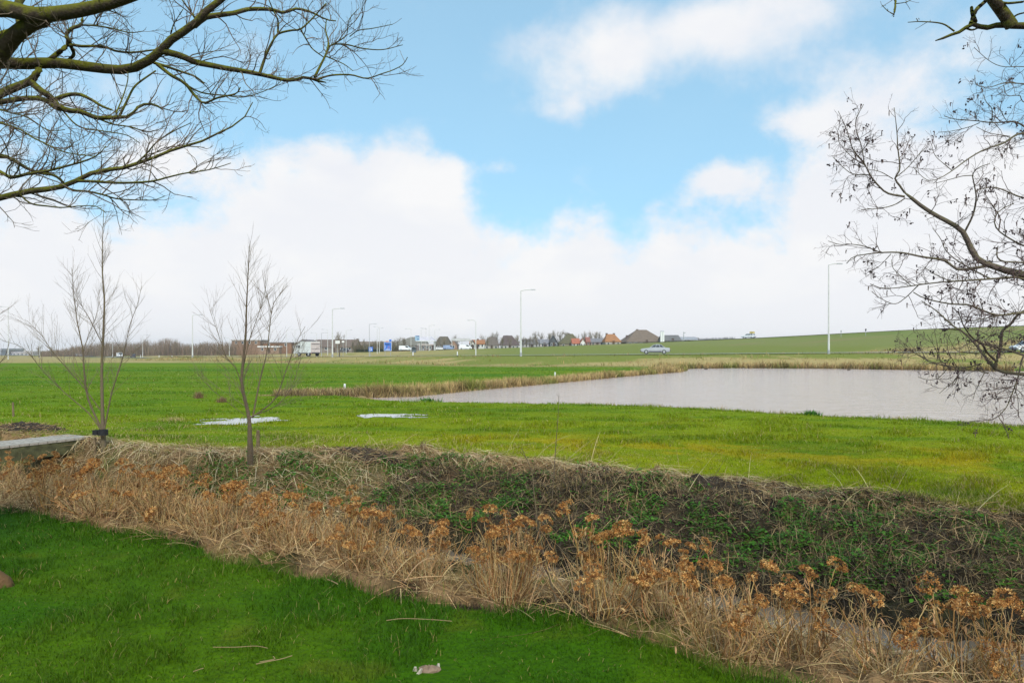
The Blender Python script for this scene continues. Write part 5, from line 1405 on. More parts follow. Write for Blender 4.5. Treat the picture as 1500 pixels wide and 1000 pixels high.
root, z0, z1 = plate_sign('arrow_sign', 543, 508, 514.6, 1.35, 214, 'small blue sign with a white round arrow left of the big blue sign', 'road sign', MBLUE, 1, MBLUE)
an2 = np.linspace(0.4, 5.6, 16); g = Geo(); cz = (z0 + z1) / 2
V = [];
for a in an2: V += [[0.26 * cos(a), -0.075, cz + 0.26 * sin(a)], [0.44 * cos(a), -0.075, cz + 0.44 * sin(a)]]
g.add(V, [[2 * k, 2 * k + 1, 2 * k + 3, 2 * k + 2] for k in range(15)]); a = 5.6
g.add([[0.12 * cos(a), -0.076, cz + 0.12 * sin(a)], [0.58 * cos(a), -0.076, cz + 0.58 * sin(a)], [0.4 * cos(6.2), -0.076, cz + 0.4 * sin(6.2)]], t=[[0, 1, 2]]); g.build('arrow', MWHITE, root)
root, z0, z1 = plate_sign('direction_board', 494.5, 498.8, 503.2, 1.5, 236, 'small white direction board beside the lone bare tree', 'road sign', MWHITE, 1)
g = Geo(); g.box((0, -0.07, (z0 + z1) / 2), (1.1, 0.02, 0.12)); g.build('line', MPOSTG, root)
root, z0, z1 = plate_sign('direction_board', 502.5, 499.2, 501.5, 0.9, 240, 'tiny white board right of the lone bare tree', 'road sign', MWHITE, 1)
MLB = flat_mat('pale_blue_panel', (0.30, 0.45, 0.60), 0.5)
root, z0, z1 = plate_sign('price_sign', 611.2, 491.5, 499, 1.75, 262, 'pale blue price sign on a pole left of the fuel canopy', 'sign', MLB, 1, MLB)
g = Geo(); g.box((0.2, -0.07, z1 - 0.22), (1.1, 0.02, 0.3)); g.box((0.3, -0.07, z0 + 0.6), (0.5, 0.02, 0.4)); g.build('dark_field', MDBLUE, root)
b = ground(606.5, 0, 258); root = empty('bus_shelter', b, 'grey glass shelter right of the white van', 'shelter')
g = Geo(); g.box((0, 0.5, 1.05), (1.5, 0.04, 1.9)); g.box((-0.75, 0, 1.05), (0.04, 1.0, 1.9)); g.box((0.75, 0, 1.05), (0.04, 1.0, 1.9)); g.build('glazing', flat_mat('shelter_glass', (0.16, 0.2, 0.24), 0.15), root)
g = Geo(); g.box((0, 0, 2.08), (1.8, 1.3, 0.12)); g.build('roof', MPOSTG, root)


# ------------------------------------------------------------------ vehicles
def wheel(parent, x, y, r, w=0.2):
    g = Geo(); g.cyl((0, -w / 2, 0), (0, w / 2, 0), r, r, 20); o = g.build('wheel', MTYRE, parent, False); o.location = (x, y, r)
    g = Geo(); sg = 1 if y > 0 else -1; g.cyl((0, sg * (w / 2 - 0.02), 0), (0, sg * (w / 2 + 0.012), 0), r * 0.66, r * 0.58, 14); g.build('rim', MRIM, o)


def ring(w, zb, zt, k=0.9, zm=None):
    zm = zb + (zt - zb) * 0.55 if zm is None else zm
    return [(-w * k, zb), (-w, zb + 0.1), (-w, zm), (-w * 0.95, zt - 0.05), (-w * 0.86, zt), (w * 0.86, zt), (w * 0.95, zt - 0.05), (w, zm), (w, zb + 0.1), (w * k, zb)]


MHL = flat_mat('headlamp_glass', (0.75, 0.76, 0.74), 0.15); MTL = flat_mat('tail_lamp', (0.40, 0.025, 0.02), 0.3); MTRIM = flat_mat('dark_trim', (0.05, 0.05, 0.055), 0.6)


def car(pos, heading, mat, label, cat='car', kind='sedan', L=4.3, W=1.68, name='parked_car', group=None):
    """x axis points to the front of the car"""
    root = empty(name, pos, label, cat, group, heading); h = L / 2
    if kind == 'sedan': st = [(-h, 0.42, 0.78, 0.90), (-h + 0.08, 0.30, 0.90, 0.97), (-h + 0.85, 0.2, 0.94, 1), (0.0, 0.19, 0.92, 1), (h - 1.25, 0.2, 0.90, 1), (h - 0.35, 0.22, 0.80, 0.97), (h - 0.03, 0.33, 0.72, 0.92), (h, 0.42, 0.66, 0.88)]; cb = (-h + 0.62, h - 1.18, -h + 1.30, h - 1.95, 0.90, 1.38)
    elif kind == 'hatch': st = [(-h, 0.4, 0.85, 0.9), (-h + 0.1, 0.28, 0.98, 0.97), (-h + 0.7, 0.2, 0.98, 1), (0, 0.19, 0.95, 1), (h - 1.1, 0.2, 0.92, 1), (h - 0.3, 0.22, 0.82, 0.96), (h, 0.4, 0.66, 0.88)]; cb = (-h + 0.08, h - 0.95, -h + 0.45, h - 1.8, 0.94, 1.48)
    else: st = [(-h, 0.45, 1.1, 0.95), (-h + 0.06, 0.3, 1.15, 0.99), (0, 0.25, 1.12, 1), (h - 0.95, 0.25, 1.1, 1), (h - 0.2, 0.3, 0.98, 0.95), (h, 0.45, 0.75, 0.9)]; cb = (-h + 0.04, h - 0.55, -h + 0.10, h - 1.55, 1.10, 1.95)
    g = Geo(); g.loft([[(x, y, z) for y, z in ring(W / 2 * k, zb, zt)] for x, zb, zt, k in st]); g.build('body', mat, root, False)
    x0, x1, X0, X1, zb, zt = cb; wb, wt = W / 2 * 0.95, W / 2 * 0.78
    if kind == 'van': wb, wt = W / 2 * 0.99, W / 2 * 0.92
    g = Geo(); g.frustum(x0, x1, -wb, wb, zb - 0.02, X0, X1, -wt, wt, zt); xm = (X0 + X1) / 2; g.frustum(X0 + 0.06, X1 - 0.06, -wt + 0.06, wt - 0.06, zt, X0 + 0.3, X1 - 0.25, -wt + 0.2, wt - 0.2, zt + 0.035); g.build('cabin', mat, root)
    for sg in (-1, 1):
        A, B, C, D = (x0, sg * wb, zb), (x1, sg * wb, zb), (X1, sg * wt, zt), (X0, sg * wt, zt)
        if sg > 0: A, B, C, D = B, A, D, C
        spans = ((0.06, 0.30), (0.34, 0.60), (0.64, 0.92)) if kind != 'van' else ((0.68, 0.93),)
        for u0, u1 in spans:
            if sg > 0: u0, u1 = 1 - u1, 1 - u0
            g = Geo(); g.panel(A, B, C, D, u0, u1, 0.16, 0.88, 0.012); g.build('side_window', MGLASS, root)
    g = Geo(); g.panel((x1, -wb, zb), (x1, wb, zb), (X1, wt, zt), (X1, -wt, zt), 0.06, 0.94, 0.10, 0.90, 0.012); g.build('windscreen', MGLASS, root)
    if kind != 'van': g = Geo(); g.panel((x0, wb, zb), (x0, -wb, zb), (X0, -wt, zt), (X0, wt, zt), 0.08, 0.92, 0.14, 0.88, 0.012); g.build('rear_window', MGLASS, root)
    r = 0.30 if kind != 'van' else 0.33
    for x in (-h + 0.85, h - 0.80):
        for y in (-W / 2 + 0.09, W / 2 - 0.09): wheel(root, x, y, r)
    for sg in (-1, 1):
        g = Geo(); g.box((h - 0.05, sg * W * 0.33, 0.60), (0.12, 0.30, 0.14)); g.build('headlight', MHL, root)
        g = Geo(); g.box((-h + 0.03, sg * W * 0.36, 0.76), (0.08, 0.26, 0.14)); g.build('tail_light', MTL, root)
    for x, z in ((h - 0.02, 0.42), (-h + 0.02, 0.48)):
        g = Geo(); g.box((x, 0, z), (0.16, W * 0.92, 0.16)); g.build('bumper', MTRIM, root)
    for sg in (-1, 1): g = Geo(); g.box((0.0, sg * (W / 2 + 0.004), 0.36), (L * 0.42, 0.03, 0.12)); g.build('sill_trim', MTRIM, root)
    return root


def on_road(L, px, off=0.0):
    """point on a road seen at photo column px, with the direction of travel there"""
    pts = np.array(L); k = (px - 750) / 1000; best = None
    for i in range(len(pts) - 1):
        for t in np.linspace(0, 1, 200):
            p = pts[i] * (1 - t) + pts[i + 1] * t
            if p[1] > 20:
                e = abs(p[0] / p[1] - k)
                if best is None or e < best[0]: best = (e, p, pts[i + 1] - pts[i])
    e, p, d = best; a = math.atan2(d[1], d[0]); p = p + np.array([sin(a), -cos(a), 0]) * off; return p + np.array([0, 0, 0.168]), a


MSILV = paint('silver_paint', (0.38, 0.39, 0.41)); MWP = paint('white_car_paint', (0.80, 0.81, 0.82)); MDK = paint('dark_grey_paint', (0.045, 0.05, 0.06)); MGP = paint('mid_grey_paint', (0.20, 0.21, 0.22))
p, a = on_road(ROAD, 961, 1.5); car(p, a + pi, MSILV, 'silver grey older saloon driving left along the road behind the pond', L=4.2, name='driving_car')
p, a = on_road(ROAD, 1492, 1.5); car(p, a + pi, MWP, 'white car on the road partly hidden by the alder twigs', kind='hatch', L=4.1, name='driving_car')
p, a = on_road(DIKE, 506, 1.4); car(p, a + pi, MDK, 'dark grey car on the road right of the grey barn', kind='hatch', L=4.0, name='driving_car')
p, a = on_road(DIKE, 595.5, 1.4); car(p, a, MWP, 'white delivery van on the far road right of the blue sign', 'van', 'van', 5.0, 1.95, 'delivery_van')
p, a = on_road(ROAD, 115, 0); car(p, a, MWP, 'white car on the far left road behind the willow', kind='hatch', L=4.3, name='driving_car')
p, a = on_road(ROAD, 195, 0); car(p, a + pi, MDK, 'dark car on the far left road right of the small white van', kind='hatch', L=4.4, name='driving_car')
p, a = on_road(ROAD, 176, 0); car(p, a, MWP, 'small white box van on the far left road', 'van', 'van', 3.6, 1.8, 'delivery_van')
p, a = on_road(DIKE, 1100, 1.4); r = car(p, a + pi, MWP, 'white car with a yellow load on its roof driving on top of the dike', kind='hatch', L=4.4, name='driving_car')
g = Geo(); g.box((-1.25, 0, 1.86), (1.1, 1.3, 0.62)); o = g.build('roof_load', flat_mat('yellow_tarp', (0.55, 0.42, 0.13), 0.8), None); o.location = p; o.rotation_euler = (0, 0, a + pi); tag(o, 'yellowish load strapped on the white car on the dike', 'load')
# white box truck seen from behind at an angle
p, a = on_road(ROAD, 455, 0.5); MTRK = paint('truck_white', (0.74, 0.76, 0.75)); MPNK = flat_mat('faded_pink_panel', (0.62, 0.52, 0.48), 0.7)
tr = empty('box_truck', p, 'white box truck with a pinkish rear panel on the road', 'truck', None, a + pi)
g = Geo(); g.box((-0.55, 0, 1.75), (3.3, 2.2, 2.15)); g.build('cargo_box', MTRK, tr)
g = Geo(); g.box((-2.22, 0, 1.75), (0.05, 2.1, 2.0)); g.build('rear_door', MPNK, tr)
g = Geo(); g.box((-2.26, 0, 2.35), (0.03, 1.9, 0.12)); g.box((-2.26, 0, 1.45), (0.03, 1.9, 0.06)); g.build('door_bar', MTRIM, tr)
for sg in (-1, 1): g = Geo(); g.box((-0.55, sg * 1.112, 1.75), (3.2, 0.02, 0.04)); g.box((0.2, sg * 1.112, 1.75), (0.04, 0.02, 2.0)); g.build('side_seam', MPOSTG, tr)
g = Geo(); g.loft([[(x, y, z) for y, z in ring(1.02, zb, zt, 0.95)] for x, zb, zt in ((1.15, 0.5, 2.45), (1.9, 0.5, 2.4), (2.35, 0.5, 1.6), (2.5, 0.55, 1.2))]); g.build('cab', MTRK, tr)
for sg in (-1, 1):
    g = Geo(); g.box((1.55, sg * 1.02, 1.85), (0.55, 0.03, 0.55)); g.build('side_window', MGLASS, tr)
    g = Geo(); g.box((2.49, sg * 0.75, 0.85), (0.08, 0.3, 0.2)); g.build('headlight', MHL, tr)
    g = Geo(); g.box((2.0, sg * 1.2, 1.9), (0.1, 0.2, 0.4)); g.build('mirror', MTRIM, tr)
    g = Geo(); g.box((-2.2, sg * 0.85, 0.6), (0.06, 0.3, 0.14)); g.build('tail_light', MTL, tr)
    for x in (-1.5, 1.55): wheel(tr, x, sg * 0.95, 0.42, 0.28)
g = Geo(); g.box((-0.3, 0, 0.62), (4.2, 1.7, 0.22)); g.build('chassis', MTRIM, tr)


# ------------------------------------------------------------------ buildings
def mat_cache(col, cache={}):
    k = tuple(np.round(col, 3))
    if k not in cache: cache[k] = flat_mat('masonry_or_tile', col, 0.9, nscale=1.2, namt=0.18, spec=0.1)
    return cache[k]


def house(name, px0, px1, eave, ridge, d, depth, label, wall, roof, cat='house', style='gable_side', hip=0.0, wins=0, door=True, chim=(), ridge_px=None, winmat=None, gable_trim=None, dy=0.0):
    """style gable_side: ridge parallel to the view; gable_front: gable faces the camera; hip: sloped ends; flat"""
    pxm = (px0 + px1) / 2; b = ground(pxm, 0, d + depth / 2); w = (px1 - px0) / 1000 * d; zb = b[2]
    he = P(pxm, eave, d)[2] - zb; hr = P(pxm, ridge, d)[2] - zb; he = max(he, 1.2)
    root = empty(name, b, label, cat, 'village buildings behind the dike' if cat in ('house', 'barn', 'farmhouse') else None); D = depth / 2; ov = 0.35; wm, rm = mat_cache(wall), mat_cache(roof)
    g = Geo(); g.box((0, 0, he / 2 - 0.6), (w - 2 * ov, depth - 2 * ov, he + 1.2))
    if style == 'gable_front': g.add([[-w / 2 + ov, -D + ov, he], [w / 2 - ov, -D + ov, he], [0, -D + ov, hr - 0.1], [-w / 2 + ov, D - ov, he], [w / 2 - ov, D - ov, he], [0, D - ov, hr - 0.1]], [[0, 2, 5, 3], [1, 4, 5, 2], [0, 3, 4, 1]], [[0, 1, 2], [5, 4, 3]])
    if style == 'gable_side': g.add([[-w / 2 + ov, -D + ov, he], [-w / 2 + ov, D - ov, he], [-w / 2 + ov, 0, hr - 0.1], [w / 2 - ov, -D + ov, he], [w / 2 - ov, D - ov, he], [w / 2 - ov, 0, hr - 0.1]], [[0, 2, 5, 3], [1, 4, 5, 2], [0, 3, 4, 1]], [[0, 1, 2], [5, 4, 3]])
    g.build('wall', wm, root)
    g = Geo(); t = 0.25
    if style == 'flat':
        g.box((0, 0, (he + hr) / 2), (w, depth, hr - he))
    elif style == 'hip':
        a0, a1 = (-w / 2 + hip, w / 2 - hip) if ridge_px is None else [(q - pxm) / 1000 * d for q in ridge_px]
        g.frustum(-w / 2, w / 2, -D, D, he - 0.05, a0, a1, -0.15, 0.15, hr)
    elif style == 'gable_side':
        g.add([[-w / 2, -D, he - 0.1], [w / 2, -D, he - 0.1], [w / 2, 0, hr], [-w / 2, 0, hr], [-w / 2, D, he - 0.1], [w / 2, D, he - 0.1],
               [-w / 2, -D, he - 0.1 - t], [w / 2, -D, he - 0.1 - t], [w / 2, 0, hr - t], [-w / 2, 0, hr - t], [-w / 2, D, he - 0.1 - t], [w / 2, D, he - 0.1 - t]],
              [[0, 1, 2, 3], [3, 2, 5, 4], [7, 6, 9, 8], [8, 9, 10, 11], [0, 6, 7, 1], [4, 5, 11, 10], [0, 3, 9, 6], [3, 4, 10, 9], [1, 7, 8, 2], [2, 8, 11, 5]])
    else:
        g.add([[-w / 2, -D, he - 0.1], [-w / 2, D, he - 0.1], [0, D, hr], [0, -D, hr], [w / 2, -D, he - 0.1], [w / 2, D, he - 0.1],
               [-w / 2, -D, he - 0.1 - t], [-w / 2, D, he - 0.1 - t], [0, D, hr - t], [0, -D, hr - t], [w / 2, -D, he - 0.1 - t], [w / 2, D, he - 0.1 - t]],
              [[0, 3, 2, 1], [3, 4, 5, 2], [6, 7, 8, 9], [9, 8, 11, 10], [0, 1, 7, 6], [5, 4, 10, 11], [0, 6, 9, 3], [3, 9, 10, 4], [1, 2, 8, 7], [2, 5, 11, 8]])
    rf = g.build('roof', rm, root)
    for cx, r0 in chim:
        x = (cx - pxm) / 1000 * d; z = P(cx, r0, d)[2] - zb
        g = Geo(); g.box((x, 0.1, z - 1.0), (0.8, 0.8, 2.0)); g.box((x, 0.1, z + 0.05), (0.95, 0.95, 0.12)); g.build('chimney', mat_cache((0.12, 0.085, 0.07)), rf)
    for k in range(wins):
        x = -w / 2 + w * (k + 0.75) / (wins + 0.5); ww = min(1.1, w / (wins + 1) * 0.55)
        if abs(x) < 0.3 and door: continue
        f = Geo(); zc = min(he - 0.9, 99); f.box((x, -D + ov - 0.02, zc), (ww, 0.08, 1.3)); fo = f.build('window', MWHITE, root)
        f = Geo(); f.box((x, -D + ov - 0.05, zc), (ww * 0.8, 0.06, 1.08)); f.build('pane', winmat or MGLASS, fo)
    if door:
        f = Geo(); f.box((0.1, -D + ov - 0.02, max(1.0, he - 2.1 + 0.5) - 0.0), (1.0, 0.08, 2.0)); f.build('door', mat_cache((0.10, 0.07, 0.05)), root)
    return root, he, hr, w, D


BR, GY, OR1, DKR = (0.22, 0.14, 0.095), (0.36, 0.36, 0.36), (0.36, 0.165, 0.08), (0.105, 0.085, 0.072)
WHT = (0.66, 0.65, 0.63)
# brick low buildings at the left
house('brick_building', 345, 389, 499, 497.4, 330, 12, 'flat roofed brick building right of the brown thicket', (0.25, 0.155, 0.10), (0.42, 0.38, 0.34), 'building', 'flat', wins=4, door=False)
house('brick_building', 389, 433, 502.2, 501, 322, 10, 'brown brick building with a white canopy in front', (0.25, 0.14, 0.085), (0.30, 0.26, 0.24), 'building', 'flat', wins=3)
r, he, hr, w, D = house('entrance_canopy', 379, 412, 508.5, 506.6, 312, 4, 'low white canopy building in front of the brick building', (0.30, 0.2, 0.14), (0.72, 0.71, 0.70), 'building', 'flat', wins=3, winmat=MGLASS)
# grey gabled barn
house('grey_barn', 437, 466, 507.0, 496.8, 300, 18, 'grey barn gable behind the white truck', (0.38, 0.39, 0.39), (0.20, 0.17, 0.155), 'barn', 'gable_front', wins=2)
house('long_barn', 462, 526, 507.5, 496.9, 306, 12, 'long dark brown roofed barn with a chimney at its right end', (0.24, 0.20, 0.17), (0.17, 0.125, 0.10), 'barn', 'gable_side', wins=5, chim=((524, 496),))
house('brown_shed', 526, 577, 506, 500, 330, 9, 'low brown roofed shed behind the hedge', (0.16, 0.13, 0.09), (0.19, 0.145, 0.11), 'shed', 'gable_side', wins=3)
house('wide_barn', 571, 628, 505.5, 493, 312, 16, 'wide barn with a hipped green grey roof left of the fuel canopy', (0.17, 0.13, 0.11), (0.20, 0.185, 0.15), 'barn', 'hip', wins=5, ridge_px=(602, 622))
# fuel station
b = ground(624.5, 0, 276); cv = empty('fuel_canopy', b, 'pale lilac grey fuel station canopy on thin columns', 'canopy'); zz = P(624, 499, 276)[2] - b[2]; zt_ = P(624, 493.5, 276)[2] - b[2]
g = Geo(); g.frustum(-3.9, 3.7, -3, 3, zz, -3.2, 2.0, -2, 2, zt_); g.build('roof', mat_cache((0.52, 0.50, 0.55)), cv)
g = Geo(); g.box((0, 0, zz - 0.12), (7.6, 6.1, 0.22)); g.build('fascia', MWHITE, cv)
for x in (-2.6, 3.4):
    for y in (-2, 2): g = Geo(); g.cyl((x, y, -0.2), (x, y, zz - 0.23), 0.16, 0.16, 8); g.build('column', MPOST, cv)
for x in (-1.2, 1.6):
    r = empty('fuel_pump', (b[0] + x, b[1], b[2]), 'grey fuel pump under the pale canopy, %s one' % ('left' if x < 0 else 'right'), 'fuel pump', 'fuel pumps'); g = Geo(); g.box((0, 0, 0.8), (0.8, 0.5, 1.6)); g.build('cabinet', MPOSTG, r); g = Geo(); g.box((0, -0.27, 1.2), (0.5, 0.05, 0.4)); g.build('display', MGLASS, r)
house('station_shop', 613, 636, 505.5, 503.8, 300, 7, 'low brown shop with a pale fascia under the fuel canopy', (0.17, 0.12, 0.10), (0.55, 0.47, 0.44), 'building', 'flat', wins=4, door=False)
house('dark_farmhouse', 637.5, 662, 505, 492.3, 308, 14, 'dark green brown hipped farmhouse right of the fuel canopy', (0.15, 0.12, 0.09), (0.125, 0.105, 0.075), 'farmhouse', 'hip', wins=2, ridge_px=(644, 656))
r = house('brick_annex', 659, 672, 505, 496.5, 300, 9, 'small brick annex with a gable left of the grey flat canopy', (0.33, 0.21, 0.15), (0.24, 0.20, 0.18), 'house', 'gable_front', wins=1, door=False)
b = ground(676, 0, 288); cv = empty('carport_canopy', b, 'flat grey canopy with columns in front of the orange roofed house', 'canopy'); zz = P(676, 499.3, 288)[2] - b[2]; zt_ = P(676, 495.4, 288)[2] - b[2]
g = Geo(); g.frustum(-4.3, 4.6, -3, 3, zz, -4.0, 3.2, -2.6, 2.6, zt_); g.build('roof', mat_cache((0.45, 0.44, 0.42)), cv)
for x in (-3.8, 0.4, 4.0): g = Geo(); g.cyl((x, -2.6, -0.2), (x, -2.6, zz), 0.14, 0.14, 8); g.build('column', MPOST, cv)
MBW = paint('blue_white_paint', (0.33, 0.42, 0.62))
car(ground(645, 0, 284), 0.3, MWP, 'white car parked right of the fuel canopy', kind='hatch', L=4.0)
car(ground(657, 0, 280), 0.9, MBW, 'pale blue van parked left of the white camper', 'van', 'van', 4.6, 1.9, 'parked_van')
car(ground(682, 0, 279), 0.1, MWP, 'white camper van parked below the grey flat canopy', 'camper', 'van', 5.2, 2.0, 'camper_van')
# village row
house('orange_house', 688, 711, 503, 497.3, 292, 8, 'house with a bright orange tiled roof left of the dark hipped roofs', WHT, OR1, 'house', 'gable_side', wins=4, chim=((700, 496.3),))
house('gable_house', 688, 697, 504, 497.8, 288, 5, 'small dark gabled front joined to the orange roofed house', (0.60, 0.58, 0.56), (0.12, 0.09, 0.085), 'house', 'gable_front', wins=2)
house('hip_house', 709, 732, 505.5, 492.8, 312, 13, 'brown hipped house between the orange roof and the chimney roof', (0.42, 0.38, 0.35), (0.155, 0.125, 0.10), 'house', 'hip', wins=3, ridge_px=(716, 726))
house('hip_house', 731, 762, 505.5, 490.8, 308, 15, 'dark hipped house with two white chimney stubs left of the centre lamp', (0.45, 0.42, 0.40), (0.12, 0.088, 0.078), 'house', 'hip', wins=5, ridge_px=(737, 750), chim=((742, 491),))
house('slate_house', 762, 794, 503, 496.3, 318, 9, 'long grey slate roofed house behind the row of small trees', (0.40, 0.37, 0.36), (0.17, 0.155, 0.155), 'house', 'gable_side', wins=6)
house('pink_house', 790, 803.5, 502.5, 496.5, 292, 8, 'small pinkish house with a grey roof right of the row of trees', (0.62, 0.52, 0.52), (0.24, 0.23, 0.24), 'house', 'gable_side', wins=2)
house('black_barn', 803, 817, 501.5, 491.2, 288, 10, 'black timber barn with a pointed gable', (0.10, 0.105, 0.115), (0.115, 0.11, 0.115), 'barn', 'gable_front', wins=2)
house('green_farmhouse', 816, 850, 503, 488.2, 296, 15, 'farmhouse with a tall mossy green hipped roof', (0.27, 0.23, 0.17), (0.135, 0.12, 0.065), 'farmhouse', 'hip', wins=3, ridge_px=(832, 839), chim=((833, 487.6),))
house('red_roof_house', 836.5, 849, 502.3, 495.3, 282, 6, 'low white house with a red tiled roof in front of the green farmhouse', WHT, (0.40, 0.14, 0.085), 'house', 'gable_side', wins=2, door=False)
house('white_gable_house', 848, 857.5, 502, 495.4, 281, 7, 'white gabled house front beside the red tiled roof', (0.72, 0.71, 0.70), (0.35, 0.14, 0.09), 'house', 'gable_front', wins=2, door=False)
house('dark_red_house', 857, 864, 500, 493.3, 292, 7, 'narrow dark red house right of the white gable', (0.30, 0.14, 0.11), (0.30, 0.13, 0.10), 'house', 'gable_side', wins=1, door=False)
house('grey_shed', 863, 884, 500.5, 495.2, 296, 7, 'low grey and red shed left of the orange hipped house', (0.42, 0.34, 0.32), (0.21, 0.20, 0.205), 'shed', 'gable_side', wins=3)
house('orange_hip_house', 883, 908, 500.5, 488.8, 286, 12, 'house with an orange hipped roof and a chimney at each end of its ridge', (0.48, 0.44, 0.40), (0.36, 0.17, 0.075), 'house', 'hip', wins=3, ridge_px=(888.5, 900), chim=((888.5, 487.8), (899.5, 487.8)))
house('big_farmhouse', 909, 970, 500.5, 481.8, 284, 24, 'largest farmhouse with a huge brown pyramid roof and small white windows', (0.27, 0.24, 0.21), (0.195, 0.145, 0.105), 'farmhouse', 'hip', wins=7, ridge_px=(932, 947), chim=((933, 481.3), (917.5, 490.5)))
house('low_barn', 967, 994, 498, 490.2, 276, 12, 'low dark grey barn right of the white silos', (0.22, 0.21, 0.20), (0.17, 0.16, 0.15), 'barn', 'gable_side', wins=2)
house('grey_shed', 992, 1019, 497, 493, 300, 9, 'pale grey low shed at the right end of the village', (0.45, 0.45, 0.46), (0.33, 0.33, 0.345), 'shed', 'gable_side', wins=2)
for k, px in enumerate((968.6, 971.6)):
    b = ground(px, 0, 268 + k); r = empty('silo', b, ('left' if k == 0 else 'right') + ' one of two white silos beside the big farmhouse', 'silo', 'white silos'); h = P(px, 484.2, 268)[2] - b[2]
    g = Geo(); g.cyl((0, 0, -0.5), (0, 0, h * 0.92), 0.42, 0.42, 14); g.build('tank', MWHITE, r, False); g = Geo(); g.cyl((0, 0, h * 0.92), (0, 0, h), 0.42, 0.12, 14); g.build('cap', MPOSTG, r)
b = ground(1001.5, 0, 290); r = empty('mill_mast', b, 'thin dark mast with a vane above the grey sheds', 'mast'); h = P(1001, 486, 290)[2] - b[2]
g = Geo(); g.cyl((0, 0, -0.3), (0, 0, h), 0.3, 0.12, 8); g.build('pole', MPOSTG, r); g = Geo(); g.box((0.3, 0, h * 0.93), (1.0, 0.06, 0.35)); g.build('vane', MPOSTG, r)
house('office_block', -40, 20, 513, 510.2, 420, 20, 'long grey office block at the far left edge', (0.30, 0.31, 0.34), (0.40, 0.40, 0.43), 'building', 'flat', wins=12, door=False)
house('pale_hall', 28, 60, 518, 515, 410, 14, 'low pale hall behind the left willow', (0.48, 0.46, 0.46), (0.45, 0.42, 0.44), 'building', 'flat', wins=5, door=False)


# ------------------------------------------------------------------ far trees, hedges, thicket
def far_tree_proto(k, H, spread, n1, n2, n3, rad):
    rgf = np.random.default_rng(200 + k); root = empty('bare_tree', (0, 0, 0), 'x', 'tree')
    tr_ = catmull([(0, 0, -0.4), (0.05, 0, H * 0.2), (-0.08, 0.1, H * 0.45), (0.05, 0, H * 0.72)], 12)[None]
    tube_part('trunk', tr_, np.linspace(0.24, 0.09, 12)[None] * rad, 7, MTWIG, root, (0, 0, 0), (0.10, 0.085, 0.065))
    a, r1_ = sprout(tr_, np.full((1, 12), 0.2), n1, (H * 0.35 * spread, H * 0.62 * spread), 0.07 * rad, 0.03 * rad, 7, (0.4, 0.85), 0.35, 0.14, (0.25, 1), rgf, 0.25)
    b_, r2_ = sprout(a, r1_, n2, (H * 0.14, H * 0.30), 0.035 * rad, 0.020 * rad, 5, (0.4, 0.9), 0.30, 0.14, (0.2, 1), rgf, 0.2)
    c_, r3_ = sprout(b_, r2_, n3, (H * 0.06, H * 0.16), 0.022 * rad, 0.014 * rad, 4, (0.4, 0.9), 0.25, 0.14, (0.2, 1), rgf, 0.2)
    g = Geo()
    for q, w in ((a, r1_), (b_, r2_), (c_, r3_)): tubes(g, q, w, 3, vary((0.24, 0.20, 0.14), len(q), 0.3, 0.08))
    g.build('crown', MTWIG, root)
    return root


FT = [far_tree_proto(0, 7.0, 0.8, 16, 90, 330, 1.0), far_tree_proto(1, 7.0, 0.62, 20, 110, 380, 1.0), far_tree_proto(2, 7.0, 1.0, 14, 100, 420, 0.9)]
TREES = [(497, 487, 244, 2, 'lone bare tree with a spreading top beside the white direction board'), (583, 494, 290, 0, 'bare tree right of the big blue sign'), (592, 492, 296, 1, 'thin bare tree behind the white van'), (523, 495, 280, 0, 'small bare tree in front of the barn chimney'),
         (516, 497, 278, 1, 'low bare tree right of the dark grey car'), (534, 497, 276, 2, 'bare tree at the left of the roadside hedge'), (548, 498, 280, 0, 'bare tree behind the blue arrow sign'), (560, 497, 284, 1, 'bare tree left of the big blue sign'), (577, 497, 284, 2, 'small bare tree touching the right edge of the big blue sign'),
         (643, 494, 285, 0, 'bare tree in front of the dark farmhouse'), (651, 493, 288, 1, 'bare tree between the dark farmhouse and the brick annex'), (668, 491, 330, 2, 'bare tree rising behind the grey flat canopy'), (706, 490, 330, 0, 'bare tree behind the orange roofed house'),
         (720, 488, 325, 2, 'tall spreading bare tree over the brown hipped house'), (728, 486, 322, 0, 'tallest bare tree between the two hipped houses'), (758, 488, 330, 1, 'bare tree right of the dark hipped house'), (766, 493, 280, 0, 'first small tree from the left in the row by the slate house'), (771, 493, 279, 1, 'second small tree from the left in the row by the slate house'),
         (776, 492, 278, 2, 'third small tree from the left in the row by the slate house'), (781, 493, 277, 0, 'fourth small tree from the left in the row by the slate house'), (786, 493, 276, 1, 'rightmost small tree in the row by the slate house'), (784, 486, 335, 2, 'tall bare tree behind the slate house'),
         (792, 486, 332, 0, 'tall bare tree behind the pink house'), (804, 485, 330, 1, 'tall bare tree behind the black barn'), (812, 484, 334, 2, 'tall bare tree just right of the black barn gable'), (821, 484, 332, 0, 'tall bare tree left of the green farmhouse roof'), (830, 483, 330, 1, 'tall bare tree behind the green farmhouse ridge'),
         (855, 486, 325, 2, 'bare tree over the white gabled house'), (866, 485, 322, 0, 'bare tree over the grey and red shed'), (873, 483, 318, 1, 'highest bare tree left of the orange hipped house'), (879, 487, 320, 2, 'bare tree touching the orange hipped house'), (736, 492, 285, 1, 'small bare tree in front of the dark hipped house'),
         (747, 494, 284, 0, 'small bare tree left of the centre lamp'), (714, 493, 283, 2, 'small bare tree in front of the brown hipped house'), (845, 490, 330, 0, 'bare tree behind the red tiled roof'), (57, 505, 320, 0, 'small bare tree right of the far left office block'), (75, 507, 330, 2, 'bare tree left of the left willow stem')]
